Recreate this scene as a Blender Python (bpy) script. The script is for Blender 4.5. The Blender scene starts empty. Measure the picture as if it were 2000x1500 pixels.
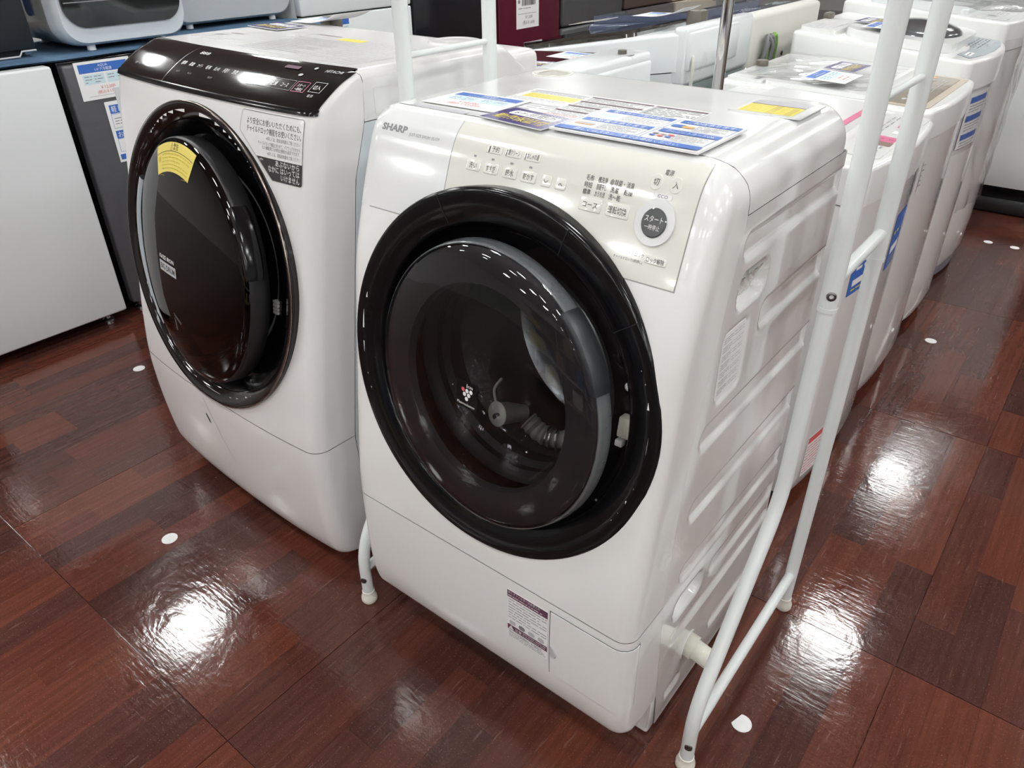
import bpy, bmesh, math, random
from mathutils import Vector, Matrix
random.seed(7)
scn = bpy.context.scene
COL = scn.collection
PI = math.pi

# ------------------------------------------------------------------ camera, world, exposure
cam_d = bpy.data.cameras.new('camera')
cam = bpy.data.objects.new('camera', cam_d); COL.objects.link(cam)
_yaw, _pit, _rol = math.radians(38.7496), math.radians(32.0879), math.radians(-0.7586)
_f = Vector((-math.cos(_pit)*math.sin(_yaw), math.cos(_pit)*math.cos(_yaw), -math.sin(_pit)))
_r = Vector((math.cos(_yaw), math.sin(_yaw), 0)); _u = _r.cross(_f)
_r2 = _r*math.cos(_rol)+_u*math.sin(_rol); _u2 = _u*math.cos(_rol)-_r*math.sin(_rol)
cam.matrix_world = Matrix(((_r2.x, _u2.x, -_f.x, .62138), (_r2.y, _u2.y, -_f.y, -.80486), (_r2.z, _u2.z, -_f.z, 1.27389), (0, 0, 0, 1)))
cam_d.sensor_fit = 'HORIZONTAL'; cam_d.sensor_width = 36; cam_d.lens = 1457.22/2000*36
cam_d.clip_start = .02; cam_d.clip_end = 60
scn.camera = cam
wd = bpy.data.worlds.new('store_air'); scn.world = wd; wd.use_nodes = True
wd.node_tree.nodes['Background'].inputs[0].default_value = (1, .98, .96, 1)
wd.node_tree.nodes['Background'].inputs[1].default_value = .25
scn.view_settings.view_transform = 'Standard'; scn.view_settings.look = 'None'
scn.view_settings.gamma = 1; scn.view_settings.use_curve_mapping = False
scn.view_settings.exposure = 0.06
LAMP_POWER = 70.0
scn.cycles.max_bounces = 4; scn.cycles.diffuse_bounces = 3; scn.cycles.glossy_bounces = 3; scn.cycles.transparent_max_bounces = 10
scn.cycles.use_adaptive_sampling = True; scn.cycles.adaptive_threshold = .08; scn.cycles.adaptive_min_samples = 14
scn.cycles.caustics_reflective = False; scn.cycles.caustics_refractive = False
scn.cycles.sample_clamp_indirect = 4

# ------------------------------------------------------------------ materials
MATS = {}
def mat(name, col, rough=.4, metal=0., coat=0., spec=.5, noise=0., nscale=60., bump=0., bscale=200., emit=None, alpha=None, coat_r=.05):
    m = bpy.data.materials.new(name); m.use_nodes = True
    nt = m.node_tree; b = nt.nodes['Principled BSDF']
    c = (col[0], col[1], col[2], 1)
    b.inputs['Base Color'].default_value = c
    b.inputs['Roughness'].default_value = rough; b.inputs['Metallic'].default_value = metal
    b.inputs['Coat Weight'].default_value = coat; b.inputs['Coat Roughness'].default_value = coat_r
    b.inputs['Specular IOR Level'].default_value = spec
    tc = nt.nodes.new('ShaderNodeTexCoord')
    n = nt.nodes.new('ShaderNodeTexNoise'); n.inputs['Scale'].default_value = nscale; n.inputs['Detail'].default_value = 4
    nt.links.new(tc.outputs['Object'], n.inputs['Vector'])
    if noise > 0:
        mx = nt.nodes.new('ShaderNodeMix'); mx.data_type = 'RGBA'
        mx.inputs[6].default_value = tuple(v*(1-noise) for v in col)+(1,)
        mx.inputs[7].default_value = tuple(min(1, v*(1+noise)) for v in col)+(1,)
        nt.links.new(n.outputs['Fac'], mx.inputs[0]); nt.links.new(mx.outputs[2], b.inputs['Base Color'])
    mr = nt.nodes.new('ShaderNodeMapRange'); mr.inputs['To Min'].default_value = rough*.9; mr.inputs['To Max'].default_value = min(1, rough*1.12)
    nt.links.new(n.outputs['Fac'], mr.inputs['Value']); nt.links.new(mr.outputs['Result'], b.inputs['Roughness'])
    if bump > 0:
        n2 = nt.nodes.new('ShaderNodeTexNoise'); n2.inputs['Scale'].default_value = bscale; n2.inputs['Detail'].default_value = 3
        nt.links.new(tc.outputs['Object'], n2.inputs['Vector'])
        bp = nt.nodes.new('ShaderNodeBump'); bp.inputs['Strength'].default_value = bump; bp.inputs['Distance'].default_value = .002
        nt.links.new(n2.outputs['Fac'], bp.inputs['Height']); nt.links.new(bp.outputs['Normal'], b.inputs['Normal'])
    if emit:
        b.inputs['Emission Color'].default_value = (emit[0], emit[1], emit[2], 1); b.inputs['Emission Strength'].default_value = emit[3]
    MATS[name] = m
    return m

def glass(name, tint, gloss=.02, ior=1.5, fac_min=.0, haze=0.):
    """thin glazing: tinted see-through sheet with a Fresnel reflection"""
    m = bpy.data.materials.new(name); m.use_nodes = True
    nt = m.node_tree; nt.nodes.remove(nt.nodes['Principled BSDF'])
    out = nt.nodes['Material Output']
    t = nt.nodes.new('ShaderNodeBsdfTransparent'); t.inputs[0].default_value = tint+(1,)
    g = nt.nodes.new('ShaderNodeBsdfGlossy'); g.inputs['Roughness'].default_value = gloss
    fr = nt.nodes.new('ShaderNodeLayerWeight'); fr.inputs[0].default_value = .5
    f0 = ((ior-1)/(ior+1))**2
    pw = nt.nodes.new('ShaderNodeMath'); pw.operation = 'POWER'; pw.inputs[1].default_value = 5
    nt.links.new(fr.outputs['Facing'], pw.inputs[0])
    mr = nt.nodes.new('ShaderNodeMapRange'); mr.inputs['To Min'].default_value = max(fac_min, f0)
    nt.links.new(pw.outputs[0], mr.inputs['Value'])
    mx = nt.nodes.new('ShaderNodeMixShader')
    base = t
    if haze > 0:
        d = nt.nodes.new('ShaderNodeBsdfDiffuse'); d.inputs[0].default_value = (.8, .8, .8, 1)
        tn = nt.nodes.new('ShaderNodeTexNoise'); tn.inputs['Scale'].default_value = 18
        mh = nt.nodes.new('ShaderNodeMapRange'); mh.inputs['To Max'].default_value = haze
        nt.links.new(tn.outputs['Fac'], mh.inputs['Value'])
        base = nt.nodes.new('ShaderNodeMixShader'); nt.links.new(mh.outputs[0], base.inputs[0])
        nt.links.new(t.outputs[0], base.inputs[1]); nt.links.new(d.outputs[0], base.inputs[2])
    nt.links.new(mr.outputs[0], mx.inputs[0]); nt.links.new(base.outputs[0], mx.inputs[1]); nt.links.new(g.outputs[0], mx.inputs[2])
    nt.links.new(mx.outputs[0], out.inputs['Surface'])
    MATS[name] = m
    return m

mat('white_gloss', (.86, .86, .85), .22, coat=.35, noise=.012, nscale=6)
mat('white_steel', (.84, .84, .83), .12, coat=.7, noise=.012, nscale=5)
mat('blue_steel', (.70, .755, .79), .3, coat=.3, noise=.01)
mat('pearl', (.82, .805, .80), .25, coat=.3, noise=.012, nscale=6)
mat('cool_white', (.80, .83, .84), .28, coat=.25, noise=.012, nscale=6)
mat('cream_panel', (.80, .80, .74), .12, coat=.6, noise=.008)
mat('cream_button', (.82, .82, .76), .14, coat=.6)
mat('drawer_white', (.82, .83, .84), .14, coat=.5)
mat('cream', (.76, .73, .62), .4, noise=.02)
mat('off_cream', (.70, .69, .64), .45, noise=.015)
mat('seam', (.38, .37, .36), .6)
mat('dark_gap', (.02, .02, .022), .6)
mat('gloss_black', (.006, .006, .007), .14, coat=0, spec=.32)
mat('brown_black', (.009, .007, .0066), .08, coat=.15, coat_r=.05, spec=.5)
mat('matt_black', (.012, .012, .013), .4, noise=.1)
mat('soft_black', (.016, .018, .021), .35, noise=.08)
mat('smoked_frame', (.055, .052, .054), .3)
mat('door_line', (.10, .095, .095), .5)
mat('rubber', (.035, .036, .038), .5, noise=.1)
mat('rim_grey', (.12, .13, .135), .28, coat=.2)
mat('grey_flange', (.42, .46, .50), .4)
mat('chrome', (.75, .74, .73), .08, metal=1)
mat('foil', (.86, .85, .82), .2, metal=.15, coat=.6)
mat('gold_chrome', (.36, .30, .26), .15, metal=1)
mat('steel', (.62, .62, .62), .25, metal=1, noise=.05)
mat('screw', (.22, .21, .2), .3, metal=1)
mat('tube_white', (.80, .835, .83), .32, coat=.2, noise=.02, nscale=30, bump=.08, bscale=350)
mat('foot_cream', (.80, .78, .70), .5)
mat('paper', (.88, .88, .88), .45, noise=.01)
mat('acrylic_card', (.88, .89, .90), .15, coat=.6)
mat('ink_black', (.035, .03, .035), .5)
mat('ink_grey', (.24, .235, .25), .5)
mat('ink_lightgrey', (.52, .51, .54), .5)
mat('ink_blue', (.045, .15, .52), .4)
mat('ink_paleblue', (.62, .78, .84), .45)
mat('ink_red', (.72, .12, .12), .45)
mat('ink_purple', (.07, .045, .22), .25, coat=.4)
mat('ink_plum', (.13, .05, .09), .45)
mat('ink_yellow', (.82, .68, .04), .35)
mat('ink_mustard', (.60, .47, .02), .35)
mat('ink_white', (.85, .85, .85), .4)
mat('ink_orange', (.80, .42, .12), .45)
mat('warn_yellow', (.80, .66, .14), .35)
mat('white_door', (.74, .755, .765), .35, noise=.01)
mat('charcoal', (.085, .083, .09), .38, noise=.08, nscale=400)
mat('felt_blue', (.075, .15, .25), .95, noise=.25, nscale=300, bump=.5, bscale=500)
mat('dish_white', (.62, .65, .69), .35, coat=.1)
mat('dish_side', (.56, .56, .53), .3, metal=.35)
mat('dish_glass', (.012, .016, .016), .06, coat=.8)
mat('dish_grey', (.47, .48, .50), .38, coat=.1)
mat('window_grey', (.10, .105, .11), .15, coat=.5)
mat('fridge_black', (.012, .013, .016), .15, coat=.4)
mat('fridge_red', (.11, .012, .03), .2, coat=.4)
mat('fridge_slate', (.09, .092, .095), .3, noise=.05)
mat('fridge_brown', (.105, .078, .068), .3, noise=.05)
mat('fridge_grey', (.30, .30, .31), .35)
mat('lid_brown', (.05, .022, .018), .12, coat=.6)
mat('lid_navy', (.085, .10, .16), .15, coat=.5)
mat('panel_gold', (.31, .265, .205), .3, coat=.4)
mat('panel_gold_edge', (.52, .45, .37), .35)
mat('panel_bluegrey', (.33, .37, .40), .35)
mat('pink', (.70, .17, .30), .3)
mat('pink_brown', (.28, .19, .16), .3)
mat('base_grey', (.17, .17, .19), .5)
mat('back_green', (.30, .35, .34), .5, noise=.03)
mat('knob_olive', (.14, .125, .10), .4)
mat('cord_grey', (.22, .22, .22), .5)
mat('cord_green', (.20, .42, .06), .5)
mat('cord_beige', (.62, .61, .56), .5)
mat('hose_grey', (.42, .40, .36), .45)
mat('shelf_wood', (.42, .27, .16), .5, noise=.15, nscale=25)
mat('carton', (.46, .33, .20), .7, noise=.06)
mat('wall_paint', (.84, .84, .82), .7, noise=.02, nscale=3)
mat('ceiling_paint', (.88, .88, .87), .8, noise=.02, nscale=3)
mat('lamp_tube', (.9, .9, .9), .4, emit=(.97, 1, .985, LAMP_POWER))
mat('lamp_housing', (.8, .8, .8), .3)
glass('door_smoke', (.56, .56, .58), .015, 1.55)
glass('door_dark', (.035, .03, .032), .015, 1.6)
glass('clear_bowl', (.80, .82, .82), .02, 1.3)
glass('film', (.985, .985, .985), .06, 1.33, 0., .05)
glass('smoke_lid', (.30, .27, .24), .03, 1.5)

def plank_mat(name, dark, light):
    m = bpy.data.materials.new(name); m.use_nodes = True
    nt = m.node_tree; L = nt.links.new; b = nt.nodes['Principled BSDF']
    geo = nt.nodes.new('ShaderNodeNewGeometry')
    oi = nt.nodes.new('ShaderNodeObjectInfo')
    mp = nt.nodes.new('ShaderNodeMapping'); mp.inputs['Scale'].default_value = (90, 3.5, 1)
    ad = nt.nodes.new('ShaderNodeVectorMath'); ad.operation = 'ADD'
    sc = nt.nodes.new('ShaderNodeVectorMath'); sc.operation = 'SCALE'; sc.inputs['Scale'].default_value = 3.0
    L(oi.outputs['Random'], sc.inputs[0]); L(geo.outputs['Position'], ad.inputs[0]); L(sc.outputs[0], ad.inputs[1])
    L(ad.outputs[0], mp.inputs['Vector'])
    n = nt.nodes.new('ShaderNodeTexNoise'); n.inputs['Scale'].default_value = 1; n.inputs['Detail'].default_value = 6; n.inputs['Roughness'].default_value = .62
    L(mp.outputs[0], n.inputs['Vector'])
    cr = nt.nodes.new('ShaderNodeValToRGB')
    cr.color_ramp.elements[0].position = .3; cr.color_ramp.elements[0].color = dark+(1,)
    cr.color_ramp.elements[1].position = .72; cr.color_ramp.elements[1].color = light+(1,)
    L(n.outputs['Fac'], cr.inputs[0])
    # fine pale scuffs in the wax
    mp2 = nt.nodes.new('ShaderNodeMapping'); mp2.inputs['Rotation'].default_value = (0, 0, .7); mp2.inputs['Scale'].default_value = (160, 14, 1)
    L(geo.outputs['Position'], mp2.inputs['Vector'])
    n2 = nt.nodes.new('ShaderNodeTexNoise'); n2.inputs['Scale'].default_value = 1; n2.inputs['Detail'].default_value = 3
    L(mp2.outputs[0], n2.inputs['Vector'])
    mr = nt.nodes.new('ShaderNodeMapRange'); mr.inputs['From Min'].default_value = .64; mr.inputs['From Max'].default_value = .82; mr.inputs['To Max'].default_value = .34
    L(n2.outputs['Fac'], mr.inputs['Value'])
    n6 = nt.nodes.new('ShaderNodeTexNoise'); n6.inputs['Scale'].default_value = 420; n6.inputs['Detail'].default_value = 1
    L(geo.outputs['Position'], n6.inputs['Vector'])
    mr6 = nt.nodes.new('ShaderNodeMapRange'); mr6.inputs['From Min'].default_value = .66; mr6.inputs['From Max'].default_value = .80; mr6.inputs['To Max'].default_value = .5
    L(n6.outputs['Fac'], mr6.inputs['Value'])
    mxa = nt.nodes.new('ShaderNodeMath'); mxa.operation = 'MAXIMUM'; L(mr.outputs[0], mxa.inputs[0]); L(mr6.outputs[0], mxa.inputs[1])
    mx = nt.nodes.new('ShaderNodeMix'); mx.data_type = 'RGBA'; mx.inputs[7].default_value = (.36, .26, .23, 1)
    L(mxa.outputs[0], mx.inputs[0]); L(cr.outputs[0], mx.inputs[6]); L(mx.outputs[2], b.inputs['Base Color'])
    # uneven wax sheen
    n3 = nt.nodes.new('ShaderNodeTexNoise'); n3.inputs['Scale'].default_value = 2.6; n3.inputs['Detail'].default_value = 5; n3.inputs['Distortion'].default_value = .6
    L(geo.outputs['Position'], n3.inputs['Vector'])
    mr3 = nt.nodes.new('ShaderNodeMapRange'); mr3.inputs['From Min'].default_value = .35; mr3.inputs['From Max'].default_value = .7
    mr3.inputs['To Min'].default_value = .07; mr3.inputs['To Max'].default_value = .19
    L(n3.outputs['Fac'], mr3.inputs['Value']); L(mr3.outputs[0], b.inputs['Roughness'])
    b.inputs['Specular IOR Level'].default_value = .5
    # ripples: fine grain ripple across plus low swells
    mp4 = nt.nodes.new('ShaderNodeMapping'); mp4.inputs['Rotation'].default_value = (0, 0, -.12); mp4.inputs['Scale'].default_value = (26, 130, 1)
    L(geo.outputs['Position'], mp4.inputs['Vector'])
    n4 = nt.nodes.new('ShaderNodeTexNoise'); n4.inputs['Scale'].default_value = 1; n4.inputs['Detail'].default_value = 4
    L(mp4.outputs[0], n4.inputs['Vector'])
    n5 = nt.nodes.new('ShaderNodeTexNoise'); n5.inputs['Scale'].default_value = 14; n5.inputs['Detail'].default_value = 4; n5.inputs['Distortion'].default_value = 1.0
    L(geo.outputs['Position'], n5.inputs['Vector'])
    mm = nt.nodes.new('ShaderNodeMath'); mm.operation = 'MULTIPLY_ADD'; mm.inputs[1].default_value = .45
    L(n4.outputs['Fac'], mm.inputs[0]); L(n5.outputs['Fac'], mm.inputs[2])
    bp = nt.nodes.new('ShaderNodeBump'); bp.inputs['Strength'].default_value = .5; bp.inputs['Distance'].default_value = .0012
    L(mm.outputs[0], bp.inputs['Height']); L(bp.outputs['Normal'], b.inputs['Normal'])
    MATS[name] = m
PLANKS = ['plank_umber', 'plank_russet', 'plank_red', 'plank_brown', 'plank_dark']
plank_mat('plank_umber', (.055, .018, .014), (.090, .031, .023))
plank_mat('plank_russet', (.090, .025, .015), (.138, .041, .024))
plank_mat('plank_red', (.078, .021, .014), (.124, .036, .023))
plank_mat('plank_brown', (.066, .020, .015), (.104, .034, .023))
plank_mat('plank_dark', (.046, .016, .013), (.074, .026, .020))

# ------------------------------------------------------------------ objects and tagging
def tag(o, label=None, cat=None, group=None, kind=None):
    if label: o['label'] = label
    if cat: o['category'] = cat
    if group: o['group'] = group
    if kind: o['kind'] = kind
    return o
def thing(name, label, cat, loc=(0, 0, 0), rz=0., group=None):
    o = bpy.data.objects.new(name, None); COL.objects.link(o)
    o.empty_display_size = .1; o.location = loc; o.rotation_euler = (0, 0, rz)
    return tag(o, label, cat, group)

def tess(poly, ml=.014):
    bm = bmesh.new(); bm.faces.new([bm.verts.new((x, y, 0)) for x, y in poly])
    bmesh.ops.triangulate(bm, faces=bm.faces[:])
    for _ in range(7):
        le = [e for e in bm.edges if e.calc_length() > ml]
        if not le: break
        bmesh.ops.subdivide_edges(bm, edges=le, cuts=1, use_grid_fill=True)
        bmesh.ops.triangulate(bm, faces=[f for f in bm.faces if len(f.verts) > 3])
    bm.verts.index_update(); bm.normal_update()
    vs = [(v.co.x, v.co.y) for v in bm.verts]
    fs = [[v.index for v in (f.verts if f.normal.z > 0 else reversed(f.verts))] for f in bm.faces]
    be = [(e.verts[0].index, e.verts[1].index) for e in bm.edges if e.is_boundary]
    bm.free(); return vs, fs, be
class MB:
    """collects vertices and faces (each face with a material index) and links them as ONE mesh object"""
    def __init__(s): s.v = []; s.f = []; s.m = []
    def add(s, vs, fs, mi=0, fn=None):
        n = len(s.v)
        s.v += [tuple(fn(*p)) if fn else tuple(p) for p in vs]
        for f in fs: s.f.append([i+n for i in f]); s.m.append(mi)
        return s
    def box(s, lo, hi, mi=0, fn=None):
        x0, y0, z0 = lo; x1, y1, z1 = hi
        return s.add([(x0, y0, z0), (x1, y0, z0), (x1, y1, z0), (x0, y1, z0), (x0, y0, z1), (x1, y0, z1), (x1, y1, z1), (x0, y1, z1)],
                     [(0, 3, 2, 1), (4, 5, 6, 7), (0, 1, 5, 4), (1, 2, 6, 5), (2, 3, 7, 6), (3, 0, 4, 7)], mi, fn)
    def rbox(s, lo, hi, r=.01, seg=3, mi=0, fn=None):
        bm = bmesh.new(); bmesh.ops.create_cube(bm, size=1)
        for v in bm.verts:
            v.co = Vector([lo[i]+(v.co[i]+.5)*(hi[i]-lo[i]) for i in range(3)])
        bmesh.ops.bevel(bm, geom=bm.edges[:], offset=r, segments=seg, profile=.5, affect='EDGES', clamp_overlap=True)
        bm.verts.index_update()
        s.add([tuple(v.co) for v in bm.verts], [[v.index for v in f.verts] for f in bm.faces], mi, fn); bm.free()
        return s
    def grid(s, P, mi=0, close_u=False, skip=None, flip=False):
        """P: rows of points"""
        n = len(s.v); R = len(P); Cn = len(P[0])
        for row in P: s.v += [tuple(p) for p in row]
        for i in range(R-1):
            for j in range(Cn if close_u else Cn-1):
                j2 = (j+1) % Cn
                if skip and skip(i, j): continue
                q = [n+i*Cn+j, n+i*Cn+j2, n+(i+1)*Cn+j2, n+(i+1)*Cn+j]
                s.f.append(q[::-1] if flip else q); s.m.append(mi)
        return s
    def loft(s, loops, mi=0, cap0=True, cap1=True):
        n = len(s.v); k = len(loops[0]); s.grid(loops, mi, True)
        if cap0: s.f.append([n+i for i in range(k)][::-1]); s.m.append(mi)
        if cap1: s.f.append([n+(len(loops)-1)*k+i for i in range(k)]); s.m.append(mi)
        return s
    def tube(s, pts, r, seg=14, mi=0, caps=True):
        pts = [Vector(p) for p in pts]; rs = r if isinstance(r, (list, tuple)) else [r]*len(pts)
        loops = []; nrm = None
        for i, p in enumerate(pts):
            t = (pts[min(i+1, len(pts)-1)]-pts[max(i-1, 0)]).normalized()
            if nrm is None:
                nrm = t.orthogonal().normalized()
            nrm = (nrm-t*nrm.dot(t)).normalized(); b = t.cross(nrm)
            loops.append([tuple(p+(nrm*math.cos(a)+b*math.sin(a))*rs[i]) for a in [2*PI*k/seg for k in range(seg)]])
        return s.loft(loops, mi, caps, caps)
    def lathe(s, prof, M=None, seg=64, mi=0, a0=0., a1=2*PI):
        """prof (r, d): r in the local XY plane, d along local Z; M maps to the thing's frame"""
        M = M or Matrix.Identity(4); full = abs(a1-a0-2*PI) < 1e-6
        ns = seg if full else seg+1; rows = []
        for (r, d) in prof:
            rows.append([tuple(M @ Vector((r*math.cos(a0+(a1-a0)*k/seg), r*math.sin(a0+(a1-a0)*k/seg), d))) for k in range(ns)])
        return s.grid(rows, mi, full)
    def prism(s, poly, h0, h1, fn=None, mi=0, inset=0.):
        """2-D outline extruded from h0 to h1, top pulled in by inset"""
        if fn and not getattr(fn, 'flat', False) and max(max(p[0] for p in poly)-min(p[0] for p in poly), max(p[1] for p in poly)-min(p[1] for p in poly)) > .05:
            vs, fs, be = tess(poly, .012); n = len(vs)
            s.add([(x, y, h1) for x, y in vs]+[(x, y, h0) for x, y in vs], fs+[(a, b, b+n, a+n) for a, b in be], mi, fn)
            return s
        k = len(poly); cx = sum(p[0] for p in poly)/k; cy = sum(p[1] for p in poly)/k
        w = max(p[0] for p in poly)-min(p[0] for p in poly); h = max(p[1] for p in poly)-min(p[1] for p in poly)
        sx = 1-2*inset/max(w, 1e-6); sy = 1-2*inset/max(h, 1e-6)
        vs = [(x, y, h0) for x, y in poly]
        fs = []
        if inset > 0:
            vs += [(x, y, h1-inset) for x, y in poly]
            vs += [(cx+(x-cx)*sx, cy+(y-cy)*sy, h1) for x, y in poly]; lev = 3
        else:
            vs += [(x, y, h1) for x, y in poly]; lev = 2
        for l in range(lev-1):
            for i in range(k): j = (i+1) % k; fs.append((l*k+i, l*k+j, (l+1)*k+j, (l+1)*k+i))
        fs.append(tuple((lev-1)*k+i for i in range(k))); fs.append(tuple(range(k))[::-1])
        return s.add(vs, fs, mi, fn)
    def build(s, name, mats, parent=None, ang=38, smooth=True):
        me = bpy.data.meshes.new(name); me.from_pydata(s.v, [], s.f)
        for m in (mats if isinstance(mats, (list, tuple)) else [mats]): me.materials.append(MATS[m])
        me.polygons.foreach_set('material_index', s.m)
        me.update()
        if smooth:
            me.shade_smooth(); me.set_sharp_from_angle(angle=math.radians(ang))
        o = bpy.data.objects.new(name, me); COL.objects.link(o)
        if parent: o.parent = parent
        return o
def rr(cx, cy, w, h, r, n=4):
    """rounded rectangle outline, counter-clockwise"""
    r = min(r, w/2-1e-5, h/2-1e-5); out = []
    for (sx, sy, a) in ((1, -1, -PI/2), (1, 1, 0), (-1, 1, PI/2), (-1, -1, PI)):
        for k in range(n+1):
            t = a+k*PI/2/n; out.append((cx+sx*(w/2-r)+r*math.cos(t), cy+sy*(h/2-r)+r*math.sin(t)))
    return out
def circ(cx, cy, r, n=28): return [(cx+r*math.cos(2*PI*k/n), cy+r*math.sin(2*PI*k/n)) for k in range(n)]
def smooth_path(pts, n=8):
    """Catmull-Rom through the points"""
    P = [Vector(p) for p in pts]; out = []
    for i in range(len(P)-1):
        p0, p1, p2, p3 = P[max(i-1, 0)], P[i], P[i+1], P[min(i+2, len(P)-1)]
        for k in range(n):
            t = k/n
            out.append(.5*((2*p1)+(p2-p0)*t+(2*p0-5*p1+4*p2-p3)*t*t+(3*p1-p0-3*p2+p3)*t**3))
    out.append(P[-1]); return out
def bend_path(pts, rad=.05, n=6):
    """polyline with its corners rounded"""
    P = [Vector(p) for p in pts]; out = [P[0]]
    for i in range(1, len(P)-1):
        a = (P[i-1]-P[i]); b = (P[i+1]-P[i]); ra = min(rad, a.length*.45, b.length*.45)
        A = P[i]+a.normalized()*ra; B = P[i]+b.normalized()*ra
        for k in range(n+1):
            t = k/n; out.append((1-t)**2*A+2*t*(1-t)*P[i]+t*t*B)
    out.append(P[-1]); return out
def lerp_tab(xs, ys, x):
    if x <= xs[0]: return ys[0]
    for i in range(len(xs)-1):
        if x <= xs[i+1]:
            t = (x-xs[i])/(xs[i+1]-xs[i]); return ys[i]+(ys[i+1]-ys[i])*t
    return ys[-1]

# ------------------------------------------------------------------ lettering and print
_tc = {}
def text_geo(s, bold=0.):
    if any(ord(ch) > 0x2E7F for ch in s): bold = min(bold, .0025)
    key = (s, bold)
    if key not in _tc:
        cu = bpy.data.curves.new('lettering_curve', 'FONT'); cu.body = s; cu.size = 1; cu.resolution_u = 2; cu.offset = bold
        o = bpy.data.objects.new('lettering_curve', cu); me = o.to_mesh()
        vs = [(v.co.x, v.co.y) for v in me.vertices]; fs = [list(p.vertices) for p in me.polygons]
        o.to_mesh_clear(); bpy.data.objects.remove(o); bpy.data.curves.remove(cu)
        if vs:
            x0 = min(v[0] for v in vs); x1 = max(v[0] for v in vs)
            vs = [(x-x0, y) for x, y in vs]; w = x1-x0
        else: w = 0
        _tc[key] = (vs, fs, w)
    return _tc[key]
def put_print(mb, mlist, items, fn, h0=.0003, dh=.00004):
    """items: ('r',x0,y0,x1,y1,mat) filled, ('t',x,y,cap,str,mat[,align[,width[,bold]]]) lettering,
       ('d',x0,y0,x1,y1,rows,mat) rows of small type, ('o',x0,y0,x1,y1,lw,mat) outline, ('p',pts,mat) polygon"""
    def mi(m):
        if m not in mlist: mlist.append(m)
        return mlist.index(m)
    h = h0
    for it in items:
        h += dh
        k = it[0]
        if k == 'r':
            _, x0, y0, x1, y1, m = it
            fl = getattr(fn, 'flat', False); n = 1 if fl else max(1, int(abs(x1-x0)/.010)); nv = 1 if fl else max(1, int(abs(y1-y0)/.008))
            mb.add([(x0+(x1-x0)*i/n, y0+(y1-y0)*j/nv, h) for j in range(nv+1) for i in range(n+1)], [(j*(n+1)+i, j*(n+1)+i+1, (j+1)*(n+1)+i+1, (j+1)*(n+1)+i) for j in range(nv) for i in range(n)], mi(m), fn)
        elif k == 't':
            x, y, cap, st, m = it[1:6]; al = it[6] if len(it) > 6 else 'l'; wd_ = it[7] if len(it) > 7 else None; bo = it[8] if len(it) > 8 else 0.
            vs, fs, w = text_geo(st, bo)
            if not vs: continue
            sy = cap/.72; sx = sy if not wd_ else wd_/w
            ox = x-(w*sx/2 if al == 'c' else w*sx if al == 'r' else 0)
            mb.add([(ox+a*sx, y+b*sy, h) for a, b in vs], fs, mi(m), fn)
        elif k == 'd':
            _, x0, y0, x1, y1, rows, m = it
            rh = (y1-y0)/rows
            for r_ in range(rows):
                yy = y1-rh*(r_+.5); xx = x0; end = x1 if r_ % 3 != 2 else x0+(x1-x0)*random.uniform(.45, .9)
                while xx < end-rh*.4:
                    w = rh*random.uniform(.5, 3.0); e = min(end, xx+w)
                    mb.add([(xx, yy-rh*.13, h), (e, yy-rh*.13, h), (e, yy+rh*.13, h), (xx, yy+rh*.13, h)], [(0, 1, 2, 3)], mi(m), fn)
                    xx = e+rh*random.uniform(.22, .5)
        elif k == 'o':
            _, x0, y0, x1, y1, lw, m = it
            for (a, b, c_, d) in ((x0, y0, x1, y0+lw), (x0, y1-lw, x1, y1), (x0, y0, x0+lw, y1), (x1-lw, y0, x1, y1)):
                mb.add([(a, b, h), (c_, b, h), (c_, d, h), (a, d, h)], [(0, 1, 2, 3)], mi(m), fn)
        elif k == 'p':
            _, pts, m = it
            if getattr(fn, 'flat', False): mb.add([(x, y, h) for x, y in pts], [tuple(range(len(pts)))], mi(m), fn)
            else: vs, fs, _b = tess(pts, .010); mb.add([(x, y, h) for x, y in vs], fs, mi(m), fn)
def printing(name, items, fn, parent, h0=.0003, dh=.00004):
    mb = MB(); ml = []; put_print(mb, ml, items, fn, h0, dh)
    return tag(mb.build(name, ml, parent, smooth=False), kind='stuff')
def flatfn(O, U, V):
    O, U, V = Vector(O), Vector(U).normalized(), Vector(V).normalized(); N = U.cross(V)
    g = lambda u, v, h: O+U*u+V*v+N*h
    g.flat = True
    return g
def card(name, label, cat, O, U, V, w, h, t, items, group=None, sheet='paper', curl=0., parent=None):
    """a sheet with its own thickness, lying at O with axes U (right) and V (up); curl lifts the right-hand end"""
    f0 = flatfn((0, 0, 0), U, V)
    fn = lambda u, v, hh: f0(u, v, hh+curl*max(0, u/w-.35)**2)
    fn.flat = curl == 0
    n = 8; mb = MB()
    top = [[fn(w*i/n, h*j/3, t) for i in range(n+1)] for j in range(4)]
    bot = [[fn(w*i/n, h*j/3, 0) for i in range(n+1)] for j in range(4)]
    mb.grid(top); mb.grid(bot, flip=True)
    rim = lambda P: [P[0][i] for i in range(n+1)]+[P[j][n] for j in range(1, 4)]+[P[3][i] for i in range(n-1, -1, -1)]+[P[j][0] for j in range(2, 0, -1)]
    mb.grid([rim(bot), rim(top)], close_u=True)
    if parent:
        f1 = flatfn(O, U, V); o = parent
        fn2 = lambda u, v, hh: f1(u, v, hh)
        mb2 = MB(); mb2.v = [tuple(Vector(p)+Vector(O)) for p in mb.v]; mb2.f = mb.f; mb2.m = mb.m
        s = mb2.build(name, sheet, parent, smooth=False); printing('printing', items, fn2, s, t)
        return s
    e = thing(name, label, cat, O, 0, group)
    mb.build('sheet', sheet, e, smooth=False)
    if items: printing('printing', items, fn, e, t)
    return e
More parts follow.
